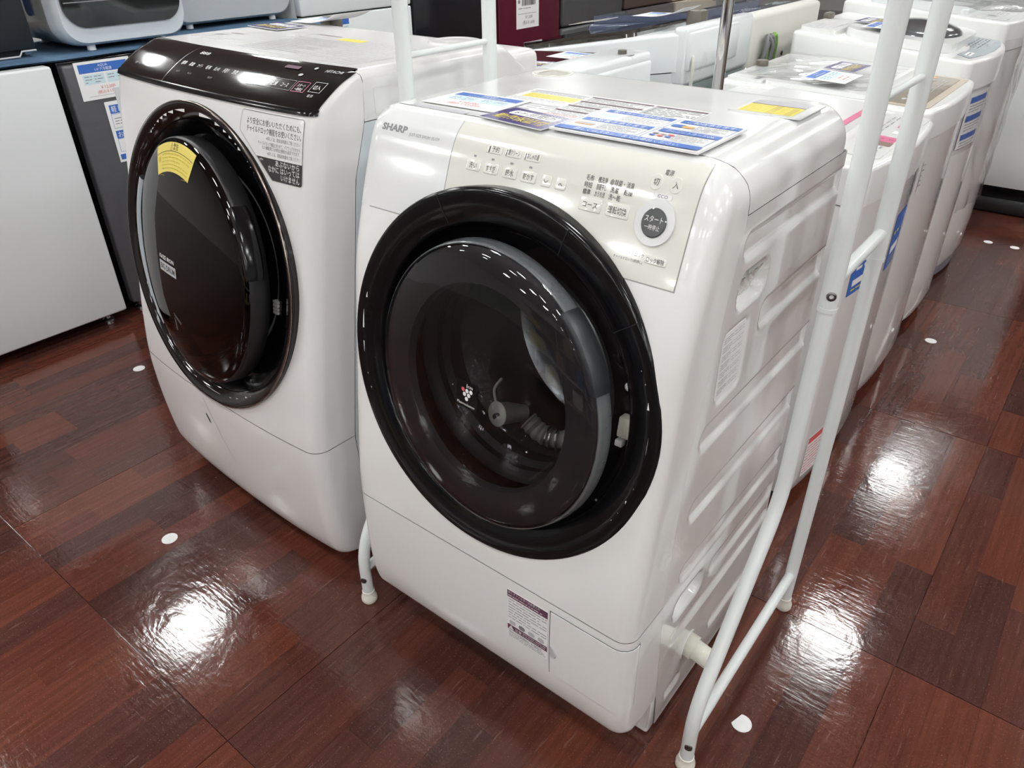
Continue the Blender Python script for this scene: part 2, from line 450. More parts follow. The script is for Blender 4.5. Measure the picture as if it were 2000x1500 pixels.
def price_items(w, h, brand='', kind='', price='', tax='', red='ink_red'):
    it = [('r', w*.06, h*.70, w*.94, h*.93, 'ink_blue'),
          ('t', w*.5, h*.835, h*.07, brand, 'ink_white', 'c'), ('t', w*.5, h*.735, h*.065, kind, 'ink_white', 'c'),
          ('r', w*.10, h*.40, w*.48, h*.66, 'ink_paleblue'), ('r', w*.52, h*.40, w*.90, h*.66, 'ink_paleblue'),
          ('d', w*.13, h*.42, w*.26, h*.64, 3, 'ink_grey'), ('d', w*.30, h*.42, w*.45, h*.64, 3, 'ink_grey'),
          ('d', w*.55, h*.49, w*.66, h*.64, 2, 'ink_grey'), ('d', w*.72, h*.49, w*.86, h*.64, 2, 'ink_grey'),
          ('t', w*.5, h*.26, h*.085, price, red, 'c'), ('t', w*.5, h*.145, h*.075, tax, red, 'c'),
          ('r', w*.12, h*.085, w*.88, h*.092, 'ink_grey')]
    if not brand: it += [('d', w*.36, h*.83, w*.64, h*.90, 1, 'ink_white'), ('d', w*.26, h*.73, w*.74, h*.80, 1, 'ink_white'), ('d', w*.36, h*.25, w*.64, h*.36, 1, red), ('d', w*.30, h*.13, w*.70, h*.23, 1, red)]
    return it
def warranty_items(w, h):
    return [('r', 0, 0, w, h, 'ink_purple'), ('p', rr(w*.5, h*.70, w*.74, h*.30, h*.08), 'ink_white'),
            ('t', w*.5, h*.615, h*.19, '6ヶ月間の', 'ink_black', 'c', w*.62, .012),
            ('t', w*.5, h*.19, h*.26, '動作保証付', 'ink_yellow', 'c', w*.80, .018)]

# ------------------------------------------------------------------ the room: floor of wood-print strips in square sheets, walls, ceiling, lamps
CEIL = 2.8
def slab(name, lo, hi, m):
    return tag(MB().box(lo, hi).build(name, m, smooth=False), kind='structure')
floor = slab('floor', (-9.2, -11.2, -.06), (9.2, 12.2, -.004), 'plank_brown')
slab('ceiling', (-9.2, -11.2, CEIL), (9.2, 12.2, CEIL+.1), 'ceiling_paint')
slab('wall_left', (-9.3, -11.2, -.004), (-9.2, 12.2, CEIL), 'wall_paint')
slab('wall_right', (9.2, -11.2, -.004), (9.3, 12.2, CEIL), 'wall_paint')
slab('wall_back', (-9.2, 12.2, -.004), (9.2, 12.3, CEIL), 'wall_paint')
slab('wall_front', (-9.2, -11.3, -.004), (9.2, -11.2, CEIL), 'wall_paint')

PW, SH = .0762, .9144
def cam_px(p):
    d = Vector(p)-cam.matrix_world.translation; w = d.dot(_f)
    if w < .05: return None
    return (1000+1457.22*d.dot(_r2)/w, 750-1457.22*d.dot(_u2)/w, w)
FOOT = [(-.29, .30, -.06, .43), (-1.12, -.48, -.04, .6), (-2.7, -2.1, -.25, 5.2), (-.25, .25, .74, 3.4), (-1.0, -.4, .66, 2.3)]
rnd = random.Random(21)
strips = []
for k in range(-27, 49):
    x1 = .613-PW*k; x0 = x1-PW
    ex = .0007 if k % 12 == 0 else .0001; ex0 = .0007 if (k+1) % 12 == 0 else .0001
    last = -1
    for m_ in range(-3, 7):
        ys = .413+SH*m_
        cuts = [0]+sorted(rnd.sample([.1524, .2286, .3048, .381, .4572, .5334, .6096, .6858, .762], 2 if rnd.random() < .6 else 1))+[SH]
        for a, b in zip(cuts, cuts[1:]):
            if b-a < .12: pass
            mi_ = rnd.choices(range(5), (.28, .20, .22, .16, .14))[0]
            if mi_ == last: mi_ = (mi_+1+rnd.randrange(3)) % 5
            last = mi_
            strips.append((x0+ex0, x1-ex, ys+a+(.0008 if a == 0 else .0001), ys+b-(.0008 if b == SH else .0001), mi_))
vis = []
for i, (x0, x1, y0, y1, mi_) in enumerate(strips):
    cx, cy = (x0+x1)/2, (y0+y1)/2
    pts = [cam_px((x, y, 0)) for x in (x0, x1) for y in (y0, y1)]
    if any(p is None for p in pts): continue
    if max(p[0] for p in pts) < -10 or min(p[0] for p in pts) > 2010 or max(p[1] for p in pts) < -10 or min(p[1] for p in pts) > 1510: continue
    if any(a <= x0 and x1 <= b and c_ <= y0 and y1 <= d for a, b, c_, d in FOOT): continue
    vis.append(((x1-x0)*(y1-y0)/pts[0][2]**3, i))
vis.sort(reverse=True); keep = set(i for _, i in vis[:300])
unit = []
for m in PLANKS:
    mb = MB().box((-.5, -.5, -1), (.5, .5, 0)); o = mb.build('plank_unit', m, smooth=False); unit.append(o.data); bpy.data.objects.remove(o)
rest = MB()
for i, (x0, x1, y0, y1, mi_) in enumerate(strips):
    if i in keep:
        o = bpy.data.objects.new('plank', unit[mi_]); COL.objects.link(o); o.parent = floor
        o.location = ((x0+x1)/2, (y0+y1)/2, 0); o.scale = (x1-x0, y1-y0, .005)
    else:
        rest.box((x0, y0, -.005), (x1, y1, 0), mi_)
tag(rest.build('plank_flooring', PLANKS, floor, smooth=False), kind='stuff')

def ceiling_lamp(x, y, rz=0.):
    e = thing('ceiling_lamp', 'square recessed ceiling lamp with bright white tubes', 'lamp', (x, y, CEIL), rz, 'ceiling lamps over the store floor')
    mb = MB()
    for a, b, c_, d in ((-.20, -.20, .20, -.17), (-.20, .17, .20, .20), (-.20, -.17, -.17, .17), (.17, -.17, .20, .17)):
        mb.box((a, b, -.02), (c_, d, -.0005))
    mb.build('frame', 'lamp_housing', e, smooth=False)
    MB().box((-.17, -.17, -.006), (.17, .17, -.002)).build('reflector', 'lamp_housing', e, smooth=False)
    for k in (-1, 0, 1):
        MB().add([(k*.105-.025, -.155, -.015), (k*.105-.018, -.155, -.045), (k*.105+.018, -.155, -.045), (k*.105+.025, -.155, -.015), (k*.105-.025, .155, -.015), (k*.105-.018, .155, -.045), (k*.105+.018, .155, -.045), (k*.105+.025, .155, -.015)], [(0, 4, 5, 1), (1, 5, 6, 2), (2, 6, 7, 3)]).build('tube', 'lamp_tube', e, smooth=False)
LAMPS = [(-3.25, .5), (-1.62, .97), (.17, 3.02), (.05, 5.06), (1.75, 3.0), (1.75, 5.05), (-1.65, 3.0), (-1.65, 5.05), (-3.4, 2.9), (-3.4, 5.0), (.15, 7.1), (-1.65, 7.1), (1.75, 7.1),
         (.15, 1.0), (1.9, 1.0), (3.7, 1.0), (3.7, 3.1), (5.5, 1.0), (5.5, 3.1), (-5.2, .8), (-5.2, 2.9)]
for yy in (-1.1, -3.0, -4.9, -6.8, -8.7):  # lamp rows carried forward and aside, added as fill light on machine fronts
    for xx in (-5.2, -3.4, -1.65, .15, 1.9, 3.7, 5.5): LAMPS.append((xx, yy))
for (x, y) in LAMPS:
    ceiling_lamp(x, y)

# round white stickers on the floor
def dot(x, y, label, r=.0185, cut=False):
    pts = circ(0, 0, r, 32)
    if cut: pts = [p for p in pts if not (p[0] < -r*.55 and p[1] > -r*.5)]
    mb = MB().prism(pts, .0002, .0012)
    o = mb.build('floor_sticker', 'paper', smooth=False); o.location = (x, y, 0)
    tag(o, label, 'sticker', 'round white floor stickers')
dot(-.873, -.281, 'round white floor sticker near the bright reflection in front of the purplish drum washer')
dot(-1.707, .096, 'round white floor sticker beside the white refrigerator door')
dot(.424, .108, 'round white floor sticker with a torn edge near the front rack foot', cut=True)
dot(.338, 1.889, 'round white floor sticker alone beside the row of top-loading washers')
dot(.314, 3.034, 'left of the two far round white floor stickers on the aisle')
dot(.420, 3.028, 'right of the two far round white floor stickers on the aisle')

# ------------------------------------------------------------------ curved front of a drum washer
class Front:
    """front cover surface: profile (z, y) swept across the width, round vertical corners, rounded top shoulders"""
    def __init__(s, ZS, YS, hw, r, RR, RL, H, yb, bow=0.):
        pr = smooth_path([(y, z, 0) for z, y in zip(ZS, YS)], 6)
        s.P = [(p.x, p.y) for p in pr]; s.T = [0.]
        for a, b in zip(s.P, s.P[1:]): s.T.append(s.T[-1]+math.hypot(b[0]-a[0], b[1]-a[1]))
        s.Zl = [p[1] for p in s.P]; s.Yl = [p[0] for p in s.P]
        s.hw, s.r, s.RR, s.RL, s.H, s.yb, s.bow = hw, r, RR, RL, H, yb, bow
    def tz(s, z): return lerp_tab(s.Zl, s.T, z)
    def yz(s, t): return lerp_tab(s.T, s.Yl, t), lerp_tab(s.T, s.Zl, t)
    def nrm(s, t):
        a, b = s.yz(max(0, t-.004)), s.yz(min(s.T[-1], t+.004)); dy, dz = b[0]-a[0], b[1]-a[1]; l = math.hypot(dy, dz) or 1
        return -dz/l, dy/l
    def half(s, z, side):
        R = s.RR if side > 0 else s.RL; q = z-(s.H-R)
        return s.hw if q <= 0 else s.hw-R+math.sqrt(max(0, R*R-q*q))
    def dy(s, x): return s.bow*(abs(x)/s.hw)**2.5
    def smax(s, t, side=1):
        y, z = s.yz(t); W = s.half(z, side); yb = s.yb(z); av = max(.002, yb-y-s.dy(W)); r = min(s.r, av)
        return W-r+r*PI/2+max(0, av-r)
    def pt(s, u, t, h=0.):
        y, z = s.yz(t); ny, nz = s.nrm(t); sd = 1 if u >= 0 else -1; a = abs(u)
        W = s.half(z, sd); yb = s.yb(z); av = max(.002, yb-y-s.dy(W)); r = min(s.r, av)
        f = W-r
        if a <= f: x, yy, n = a, y+s.dy(a), (0, ny, nz)
        elif a <= f+r*PI/2:
            q = (a-f)/r; x = f+r*math.sin(q); yy = y+s.dy(x)+r*(1-math.cos(q)); n = (math.sin(q), ny*math.cos(q), nz*math.cos(q))
        else: x = W; yy = min(yb, y+s.dy(W)+r+(a-f-r*PI/2)); n = (1, 0, 0)
        return (sd*(x+n[0]*h), yy+n[1]*h, z+n[2]*h)
    def fn(s): return lambda u, v, h: s.pt(u, s.tz(v), h)            # v given as height z
    def fnt(s): return lambda u, v, h: s.pt(u, v, h)                 # v given as arc length
    def rows(s, t0, t1, nr, nf=64, na=7, ns=4):
        out = []
        for i in range(nr+1):
            t = t0+(t1-t0)*i/nr; y, z = s.yz(t); row = []
            for sd in (-1, 1):
                W = s.half(z, sd); av = max(.002, s.yb(z)-y-s.dy(W)); r = min(s.r, av); f = W-r; e = s.smax(t, sd)
                us = [f*k/(nf//2) for k in range(nf//2+1)]+[f+r*PI/2*k/na for k in range(1, na+1)]+[f+r*PI/2+(e-f-r*PI/2)*k/ns for k in range(1, ns+1)]
                pts = [s.pt(sd*u, t) for u in us]
                row = (pts[::-1] if sd < 0 else row[:-1]+pts) if sd < 0 else row+pts[1:]
            out.append(row)
        return out
    def patch(s, u0, u1, t0, t1, h, nu, nt, mb, mi=0, skip=None, rim=.0):
        """raised panel that follows the surface"""
        U = [u0+(u1-u0)*i/nu for i in range(nu+1)]; Tt = [t0+(t1-t0)*j/nt for j in range(nt+1)]
        P = [[s.pt(u, t, h) for u in U] for t in Tt]
        sk = None
        if skip: sk = lambda i, j: skip(P[i][j], P[i+1][j+1])
        mb.grid(P, mi, skip=sk)
        lo = lambda u, t: s.pt(u, t, 0)
        loop = [(u, t0) for u in U]+[(u1, t) for t in Tt[1:]]+[(u, t1) for u in U[-2::-1]]+[(u0, t) for t in Tt[-2:0:-1]]
        mb.grid([[s.pt(u, t, 0) for u, t in loop], [s.pt(u, t, h) for u, t in loop]], mi, True, skip=(lambda i, j: skip(s.pt(*loop[j], 0), s.pt(*loop[(j+1) % len(loop)], 0))) if skip else None)
def ring_matrix(O, tilt, d=0., yaw=0.):
    t, a = math.radians(tilt), math.radians(yaw)
    U0 = Vector((1, 0, 0)); V = Vector((0, math.sin(t), math.cos(t))); N0 = U0.cross(V)
    U = U0*math.cos(a)+N0*math.sin(a); N = U.cross(V); Oo = Vector(O)+N0*d
    return Matrix(((U.x, V.x, N.x, Oo.x), (U.y, V.y, N.y, Oo.y), (U.z, V.z, N.z, Oo.z), (0, 0, 0, 1)))
def mfn(M): return lambda u, v, h: M @ Vector((u, v, h))

# ================================================================== white drum washer in front (silver-grey lettering, black ring)
W1 = thing('drum_washing_machine', 'white front-loading drum washer with cream control panel and wide black door ring', 'washing machine', (0, 0, 0))
yb1 = lambda z: lerp_tab([.02, .35, .5, .65, .836, .95, 1.0, 1.02, 1.03], [-.002, -.034, -.026, -.012, .03, .058, .056, .048, .0365], z)
F1 = Front([.104, .1055, .110, .123, .172, .25, .352, .42, .51, .66, .75, .81, .885, .97, 1.005, 1.021, 1.028, 1.030],
           [-.094, -.1085, -.1165, -.1245, -.133, -.1355, -.1345, -.1305, -.119, -.0985, -.086, -.0755, -.053, -.022, -.005, .010, .022, .035], .30, .027, .055, .028, 1.03, yb1)
R1O = (.003, -.0973, .6837); MR1 = ring_matrix(R1O, 8); MR1i = MR1.inverted()
def in_ring1(p, rad=.272): q = MR1i @ Vector(p); return math.hypot(q.x, q.y) < rad
# cabinet: open-fronted steel box
mb = MB()
mb.box((-.298, -.002, .012), (-.296, .435, .962)); mb.box((-.298, .433, .012), (.2975, .436, .962)); mb.box((-.296, -.002, .012), (.2965, .433, .02))
mb.box((-.296, -.03, .03), (.2965, -.02, .34))
mb.build('cabinet', 'white_steel', W1, smooth=False)
# right side sheet with pressed ribs and pockets
REC = [(.07, .465, .898, .932, .006), (.073, .163, .827, .873, .022), (.046, .128, .688, .802, .003), (.172, .462, .757, .801, .006), (.02, .47, .622, .660, .006),
       (.02, .47, .487, .524, .006), (.02, .45, .356, .392, .005), (.018, .115, .270, .314, .016), (.15, .43, .270, .305, .005), (.02, .43, .208, .236, .005), (.20, .42, .085, .112, .005), (.03, .085, .050, .072, .005)]
def rec(y, z):
    d = 0
    for y0, y1, z0, z1, dp in REC:
        r = min(.016, (z1-z0)*.45); qx = abs(y-(y0+y1)/2)-(y1-y0)/2+r; qz = abs(z-(z0+z1)/2)-(z1-z0)/2+r
        sd = math.hypot(max(qx, 0), max(qz, 0))+min(max(qx, qz), 0)-r
        t = min(1, max(0, .5-sd/.010)); d = max(d, dp*t*t*(3-2*t))
    return d
rows = []
for i in range(231):
    z = .012+(.9615-.012)*i/230; y0 = yb1(z)+.0015
    rows.append([(.2995-rec(y, z), y, z) for y in [y0+(.4345-y0)*j/112 for j in range(113)]])
MB().grid(rows).build('side_panel', 'white_steel', W1, ang=60)
# top cover
def xsec1(n=26):
    out = [(-.30, .963), (-.30, 1.03-.028)]
    out += [(-.30+.028-.028*math.cos(a), 1.03-.028+.028*math.sin(a)) for a in [PI/2*k/6 for k in range(1, 7)]]
    out += [(-.272+(.245+.272)*k/100, 1.03) for k in range(1, 101)]
    out += [(.245+.055*math.sin(a), 1.03-.055+.055*math.cos(a)) for a in [PI/2*k/10 for k in range(1, 11)]]
    return out+[(.30, .963)]
XS = xsec1(); rows = []
for j in range(67):
    q = j/66; row = []
    for (x, z) in XS:
        y0 = yb1(z)+.0012; y = y0+(.438-y0)*q; e = max(0, (y-.408)/.03)
        row.append((x*(1-.055*e*e), y, z-.007*e*e*(1 if z > .98 else 0)))
    rows.append(row)
def skip_top(i, j):
    p = rows[i][j]; return p[2] > 1.025 and math.hypot(p[0]+.224, p[1]-.379) < .030
mb = MB().grid(rows, skip=skip_top)
e = rows[-1]; mb.add(e, [tuple(range(len(e)))[::-1]])
mb.build('top_cover', 'white_gloss', W1, ang=50)
Mt = Matrix.Translation((-.224, .379, 1.03))
MB().lathe([(.038, -.001), (.0375, .0012), (.034, .0014), (.031, -.001), (.029, -.011), (.013, -.013), (.011, -.005), (.0004, -.005)], Mt, 40).build('water_inlet_recess', 'off_cream', W1)
# front cover, upper and lower
t0, t1 = F1.tz(.354), F1.T[-1]
rws = F1.rows(t0, t1, 90)
def sk1(i, j):
    a, b = Vector(rws[i][j]), Vector(rws[i+1][j+1]); return in_ring1((a+b)/2) and a.y < 0.02
MB().grid(rws, skip=sk1).build('front_cover', 'white_gloss', W1, ang=50)
rwl = F1.rows(0, F1.tz(.3527), 40)
mbl = MB().grid(rwl); k = len(rwl[0]); mbl.add(rwl[0], [tuple(range(k))])
mbl.build('lower_cover', 'white_gloss', W1, ang=50)
MB().grid([[Vector(p)+Vector((-.004*(1 if p[0] > .28 else -1 if p[0] < -.28 else 0), .004, 0)) for p in r_] for r_ in F1.rows(F1.tz(.348), F1.tz(.357), 2)]).build('seam', 'seam', W1)
# stand under the lower cover at the right
MB().rbox((-.290, -.020, .004), (-.215, .02, .11), .006).build('plinth', 'white_gloss', W1); MB().rbox((.215, -.022, .004), (.297, .01, .11), .006).build('plinth', 'white_gloss', W1)
# ring with drum opening
MB().lathe([(.2855, -.055), (.2875, -.012), (.2868, -.0038), (.2845, -.0012), (.2805, -.0002), (.262, -.0035), (.2400, -.0095), (.2365, -.0125), (.2350, -.018), (.2330, -.042), (.228, -.050), (.215, -.054), (.186, -.058)], MR1, 112).build('door_ring', 'gloss_black', W1, ang=60)
for a_ in (113, 66, 36):   # joints across the ring
    a = math.radians(a_); mb = MB()
    for r0, d0, r1, d1 in ((.245, -.0045, .2865, .0066),):
        pts = [(.2405, -.0088), (.262, -.0029), (.2805, .0004), (.2848, -.0006)]
        w_ = .0007
        P = [[tuple(MR1 @ Vector((r_*math.cos(a)-s_*w_*math.sin(a), r_*math.sin(a)+s_*w_*math.cos(a), d_))) for r_, d_ in pts] for s_ in (-1, 1)]
        mb.grid(P)
    mb.build('ring_joint', 'soft_black', W1)
MB().lathe([(.187, -.058), (.178, -.062), (.170, -.075), (.172, -.09), (.163, -.10), (.166, -.125), (.172, -.14)], MR1, 72).build('door_gasket', 'rubber', W1)
MB().lathe([(.172, -.14), (.205, -.15), (.21, -.20), (.21, -.36), (.19, -.375), (.03, -.38), (.0004, -.37)], MR1, 64).build('drum', 'steel', W1)
# door, slightly ajar
MD1 = ring_matrix((.009, -.0973, .6837), 8, .02, 4.5)
door = MB().lathe([(.2145, .0025), (.2168, .0012), (.2180, -.003), (.2195, -.012), (.2200, -.020), (.217, -.024), (.19, -.024), (.186, -.020)], MD1, 112).build('door', 'rim_grey', W1, ang=50)
MB().lathe([(.2155, .002), (.212, .0055), (.202, .0095), (.168, .0165), (.12, .0220), (.06, .0253), (.0005, .0265)], MD1, 96).build('door_glass', 'door_smoke', door)
MB().lathe([(.212, -.001), (.200, .003), (.176, .004), (.160, .000), (.156, -.012)], MD1, 80).build('inner_frame', 'smoked_frame', door)
MB().lathe([(.157, -.012), (.150, -.045), (.135, -.075), (.11, -.098), (.06, -.108), (.0005, -.11)], MD1, 64).build('glass_bowl', 'clear_bowl', door)
mb = MB(); rws2 = []
for k in range(17):
    a = math.radians(19.5+30*k/16); e = 1-abs(k/8-1)**6
    sec = [(.2080, .004), (.2090, .0095), (.2120, .0120), (.2175, .0120), (.2215, .0095), (.2235, .003), (.2240, -.020), (.2215, -.022), (.2205, -.004)]
    rws2.append([tuple(MD1 @ Vector(((.218+(r_-.218)*(.86+.14*e))*math.cos(a), (.218+(r_-.218)*(.86+.14*e))*math.sin(a), d_*(.9+.1*e)))) for r_, d_ in sec])
mb.loft(rws2).build('door_handle', 'soft_black', door, ang=40)
# emblem sticker on the glass
sfn = lambda u, v, h: MD1 @ Vector((u, v, .0267+h-.36*(u*u+v*v)))
mb = MB().prism(rr(0, .002, .043, .042, .003), -.0002, .0006, sfn); st = mb.build('emblem_sticker', 'gloss_black', door, smooth=False)
it = []
for (x, y, m) in [(-.0075, .0085, 'ink_red'), (.0005, .008, 'ink_white'), (.0085, .0085, 'ink_white'), (-.004, .002, 'ink_white'), (.0045, .002, 'ink_white'), (.0005, -.0045, 'ink_white')]:
    it.append(('p', circ(x, y, .0033, 14), m))
it += [('r', -.0004, .013, .0006, .019, 'ink_white'), ('t', .002, .0135, .004, 'ION', 'ink_white'), ('t', 0, -.0155, .0042, 'Plasmacluster', 'ink_white', 'c', .036)]
printing('printing', it, sfn, st, .0007)
# latch, stop ball, screws in the recess
MB().rbox((-.0095, -.0155, -.004), (.0095, .0155, .014), .0025, 2, fn=lambda x, y, z: MR1 @ Vector((x+.2185, y+.002, z-.045))).build('latch', 'cream', W1)
MB().rbox((-.006, -.005, -.004), (.006, .005, .008), .002, 2, fn=lambda x, y, z: MR1 @ Vector((x+.2135, y-.024, z-.040))).build('latch_hook', 'ink_white', W1)
def ball(M, r, m, nm, par): MB().lathe([(r*math.sin(PI*k/10)+1e-5, -r*math.cos(PI*k/10)) for k in range(11)], M, 20).build(nm, m, par)
ball(MR1 @ Matrix.Translation((.2165, .064, -.034)), .0065, 'ink_white', 'stop_ball', W1)
for a_ in (24, -14, -35): ball(MR1 @ Matrix.Translation((.232*math.cos(math.radians(a_)), .232*math.sin(math.radians(a_)), -.040)), .003, 'steel', 'screw', W1)
# detergent drawer panel and control panel, buttons, print
sk = lambda a, b: in_ring1((Vector(a)+Vector(b))/2, .276)
f1 = F1.fn()
mb = MB(); F1.patch(-.288, -.1185, F1.tz(.892), F1.tz(1.026), .0009, 22, 20, mb, skip=sk); drw = mb.build('detergent_drawer_front', 'drawer_white', W1, ang=60)
mb = MB(); F1.patch(-.1170, .265, F1.tz(.892), F1.tz(1.026), .0009, 60, 24, mb, skip=sk); pan = mb.build('control_panel', 'cream_panel', W1, ang=60)
for (a, b, c_, d) in ((-.289, F1.tz(.8905), -.19, F1.tz(.892)), (.183, F1.tz(.8905), .2665, F1.tz(.892)), (-.1185, F1.tz(.94), -.117, F1.tz(1.026)), (.265, F1.tz(.8905), .2665, F1.tz(1.026)), (-.2895, F1.tz(.8905), -.288, F1.tz(1.026))):
    n = max(1, int((c_-a)/.02)); m_ = max(1, int((d-b)/.006)); MB().grid([[F1.pt(a+(c_-a)*i/n, b+(d-b)*j/m_, .0003) for i in range(n+1)] for j in range(m_+1)]).build('panel_seam', 'seam', W1)
printing('brand_lettering', [('t', -.266, 1.0005, .0083, 'SHARP', 'ink_grey', 'l', .053, .045), ('t', -.207, .9985, .0038, 'JUST-SIZE DRUM  ES-S7F', 'ink_grey', 'l', .061)], f1, drw, .0011)
def button(x, z, w, hh, txt, bold=.006, cap=.0062, tw=None, dz=0.):
    b_ = MB().prism(rr(x, z, w, hh, .0022), .0008, .0022, f1, 0, .0006).build('button', 'cream_button', pan)
    printing('lettering', [('t', x, z-cap*.5+dz, cap, txt, 'ink_black', 'c', tw, bold)], f1, b_, .0024)
for x, tx, tw in ((-.043, '▮予約', .018), (-.010, '▮槽クリーン', .0225), (.022, '▮おしゃれ着', .0225)): button(x, 1.0025, .027, .0105, tx, cap=.0052, tw=tw)
for x, tx, tw in ((-.073, '洗い', .0135), (-.041, 'すすぎ', .016), (-.008, '脱水', .014), (.024, '乾かす', .0175)): button(x, .979, .0245, .0135, tx, tw=tw)
button(.053, .979, .0165, .0135, '∨', cap=.004, tw=.008); button(.076, .979, .0165, .0135, '∧', cap=.004, tw=.008)
button(.1265, .9635, .0325, .0155, 'コース', cap=.006, tw=.022); button(.1665, .9635, .0325, .0155, '運転切換', cap=.0066, tw=.0265)
button(.233, .9195, .0300, .0090, 'ロック解除', cap=.0048, tw=.024)
for x, tx in ((.207, '切'), (.233, '入')):
    b_ = MB().prism(circ(x, 1.0025, .0082), .0008, .0018, f1, 0, .0004).build('power_button', 'cream_button', pan)
    printing('lettering', [('t', x, .9998, .0058, tx, 'ink_black', 'c', None, .006)], f1, b_, .0020)
it = [('t', .219, 1.0112, .0042, '電源', 'ink_black', 'c', None, .006), ('t', .206, .9195, .0036, 'ドアロック', 'ink_black', 'c', .021, .006), ('t', .196, .9125, .0030, 'チャイルドロック(3秒押し)', 'ink_black', 'c', .041)]
for z, row in ((.9928, ((.111, '毛布', .0115), (.129, '槽洗浄', .0135), (.1465, '❄除菌・消臭', .034))), (.9848, ((.111, '時短', .0115), (.129, '部屋干し', .0145), (.1495, '洗濯', .0115), (.1685, '乾燥', .0125))), (.9768, ((.111, '標準', .0115), (.129, 'おうち流', .0145), (.1495, '洗〜乾', .0165)))):
    for x, tx, w in row: it.append(('t', x, z-.0022, .0052, tx, 'ink_black', 'l', w, .012))
for x in (-.073, -.041, -.008, .024):
    for k in (-1, 0, 1): it.append(('r', x+k*.0016-.0006, .9895, x+k*.0016+.0006, .9918, 'ink_grey'))
it += [('p', rr(.221, .9892, .024, .0052, .0012), 'ink_white'), ('t', .221, .9875, .0036, 'ЄCO', 'ink_grey', 'c', .0135, .02)]
printing('lettering', it, f1, pan, .0011)
dl = MB().prism(circ(.22, .9605, .0262, 40), .0008, .0042, f1, 0, .0018).build('start_dial', 'drawer_white', pan)
b_ = MB().prism(circ(.22, .9600, .0165, 36), .0042, .0066, f1, 0, .0012).build('start_button', 'window_grey', dl)
printing('lettering', [('t', .22, .9610, .0058, 'スタート', 'ink_white', 'c', .0245, .006), ('t', .22, .9525, .0046, '一時停止', 'ink_white', 'c', .0205, .006)], f1, b_, .0069)
# filter door and notice on the lower cover
mb = MB(); F1.patch(.158, .318, F1.tz(.188), F1.tz(.336), .0022, 26, 14, mb); fd = mb.build('filter_door', 'white_gloss', W1, ang=50)
mb = MB()
for (a, b, c_, d) in ((.1558, .186, .1580, .338), (.3180, .186, .3212, .338), (.156, .3360, .320, .3375), (.156, .1865, .320, .1880)):
    n = max(1, int((c_-a)/.008)); mb.grid([[F1.pt(a+(c_-a)*i/n, F1.tz(b)+(F1.tz(d)-F1.tz(b))*j/6, .0010) for i in range(n+1)] for j in range(7)])
mb.build('filter_door_gap', 'door_line', W1)
MB().prism([(.1585, .243), (.160, .236), (.164, .232), (.170, .236), (.172, .243), (.168, .252), (.1585, .262)], .002, .0045, f1, 0, .001).build('finger_notch', 'ink_lightgrey', fd)
st = MB().prism(rr(.110, .272, .084, .116, .002), .0001, .0005, f1).build('notice_label', 'paper', W1, smooth=False)
printing('printing', [('r', .0685, .3135, .1515, .3290, 'ink_plum'), ('t', .0705, .3225, .0046, '糸くずフィルターのお手入れ', 'ink_white', 'l', .066, .01), ('d', .070, .3145, .142, .3205, 1, 'ink_white'),
    ('d', .071, .262, .150, .312, 8, 'ink_grey'), ('p', rr(.079, .2535, .013, .009, .003), 'ink_lightgrey'), ('p', rr(.099, .2535, .013, .010, .004), 'ink_grey'), ('p', rr(.119, .2535, .013, .010, .004), 'ink_lightgrey'), ('p', rr(.139, .2535, .013, .010, .004), 'ink_lightgrey'),
    ('r', .0685, .2345, .1515, .2465, 'ink_plum'), ('p', [(.0705, .236), (.0815, .236), (.076, .2455)], 'ink_white'), ('t', .0755, .2368, .006, '!', 'ink_plum', 'c', None, .02), ('t', .084, .2375, .0055, '注意', 'ink_white', 'l', None, .012), ('d', .101, .236, .150, .2455, 2, 'ink_white'),
    ('t', .071, .2265, .0052, '排水口は定期的にお掃除を', 'ink_grey', 'l', .070), ('d', .071, .217, .148, .225, 2, 'ink_grey')], f1, st, .0006)
# rating plate, drain spout, wrapped hand grip on the right side
sf = lambda u, v, h: (.2968+h, u, v)
st = MB().prism(rr(.0865, .745, .074, .106, .002), .0, .0004, sf).build('rating_plate', 'paper', W1, smooth=False)
it = []
for k in range(7):
    z = .792-.0135*k; it += [('d', .054, z-.010, .084, z, 3, 'ink_grey'), ('d', .088, z-.009, .119, z, 2, 'ink_lightgrey')]
printing('printing', it, sf, st, .0005)
MB().tube([(.288, .105, .134), (.314, .105, .129), (.3145, .105, .129)], [.0230, .0230, .019], 24).tube([(.310, .105, .129), (.349, .105, .120), (.349, .105, .120), (.341, .105, .122)], [.0190, .0190, .0160, .0160], 24).build('drain_spout', 'foot_cream', W1)
mb = MB().tube([(.2995, .105+.027*math.cos(a), .130+.030*math.sin(a)) for a in [2*PI*k/28 for k in range(29)]], .0022, 8, caps=False); mb.build('spout_collar', 'white_steel', W1)
rws3 = [[(.2855+.0015*math.sin(11*i+3*j)+.010*(j/6.)**2, .079+.078*i/16, .833+.034*j/6) for i in range(17)] for j in range(7)]
MB().grid(rws3)  .build('grip_foil', 'foil', W1, ang=25)
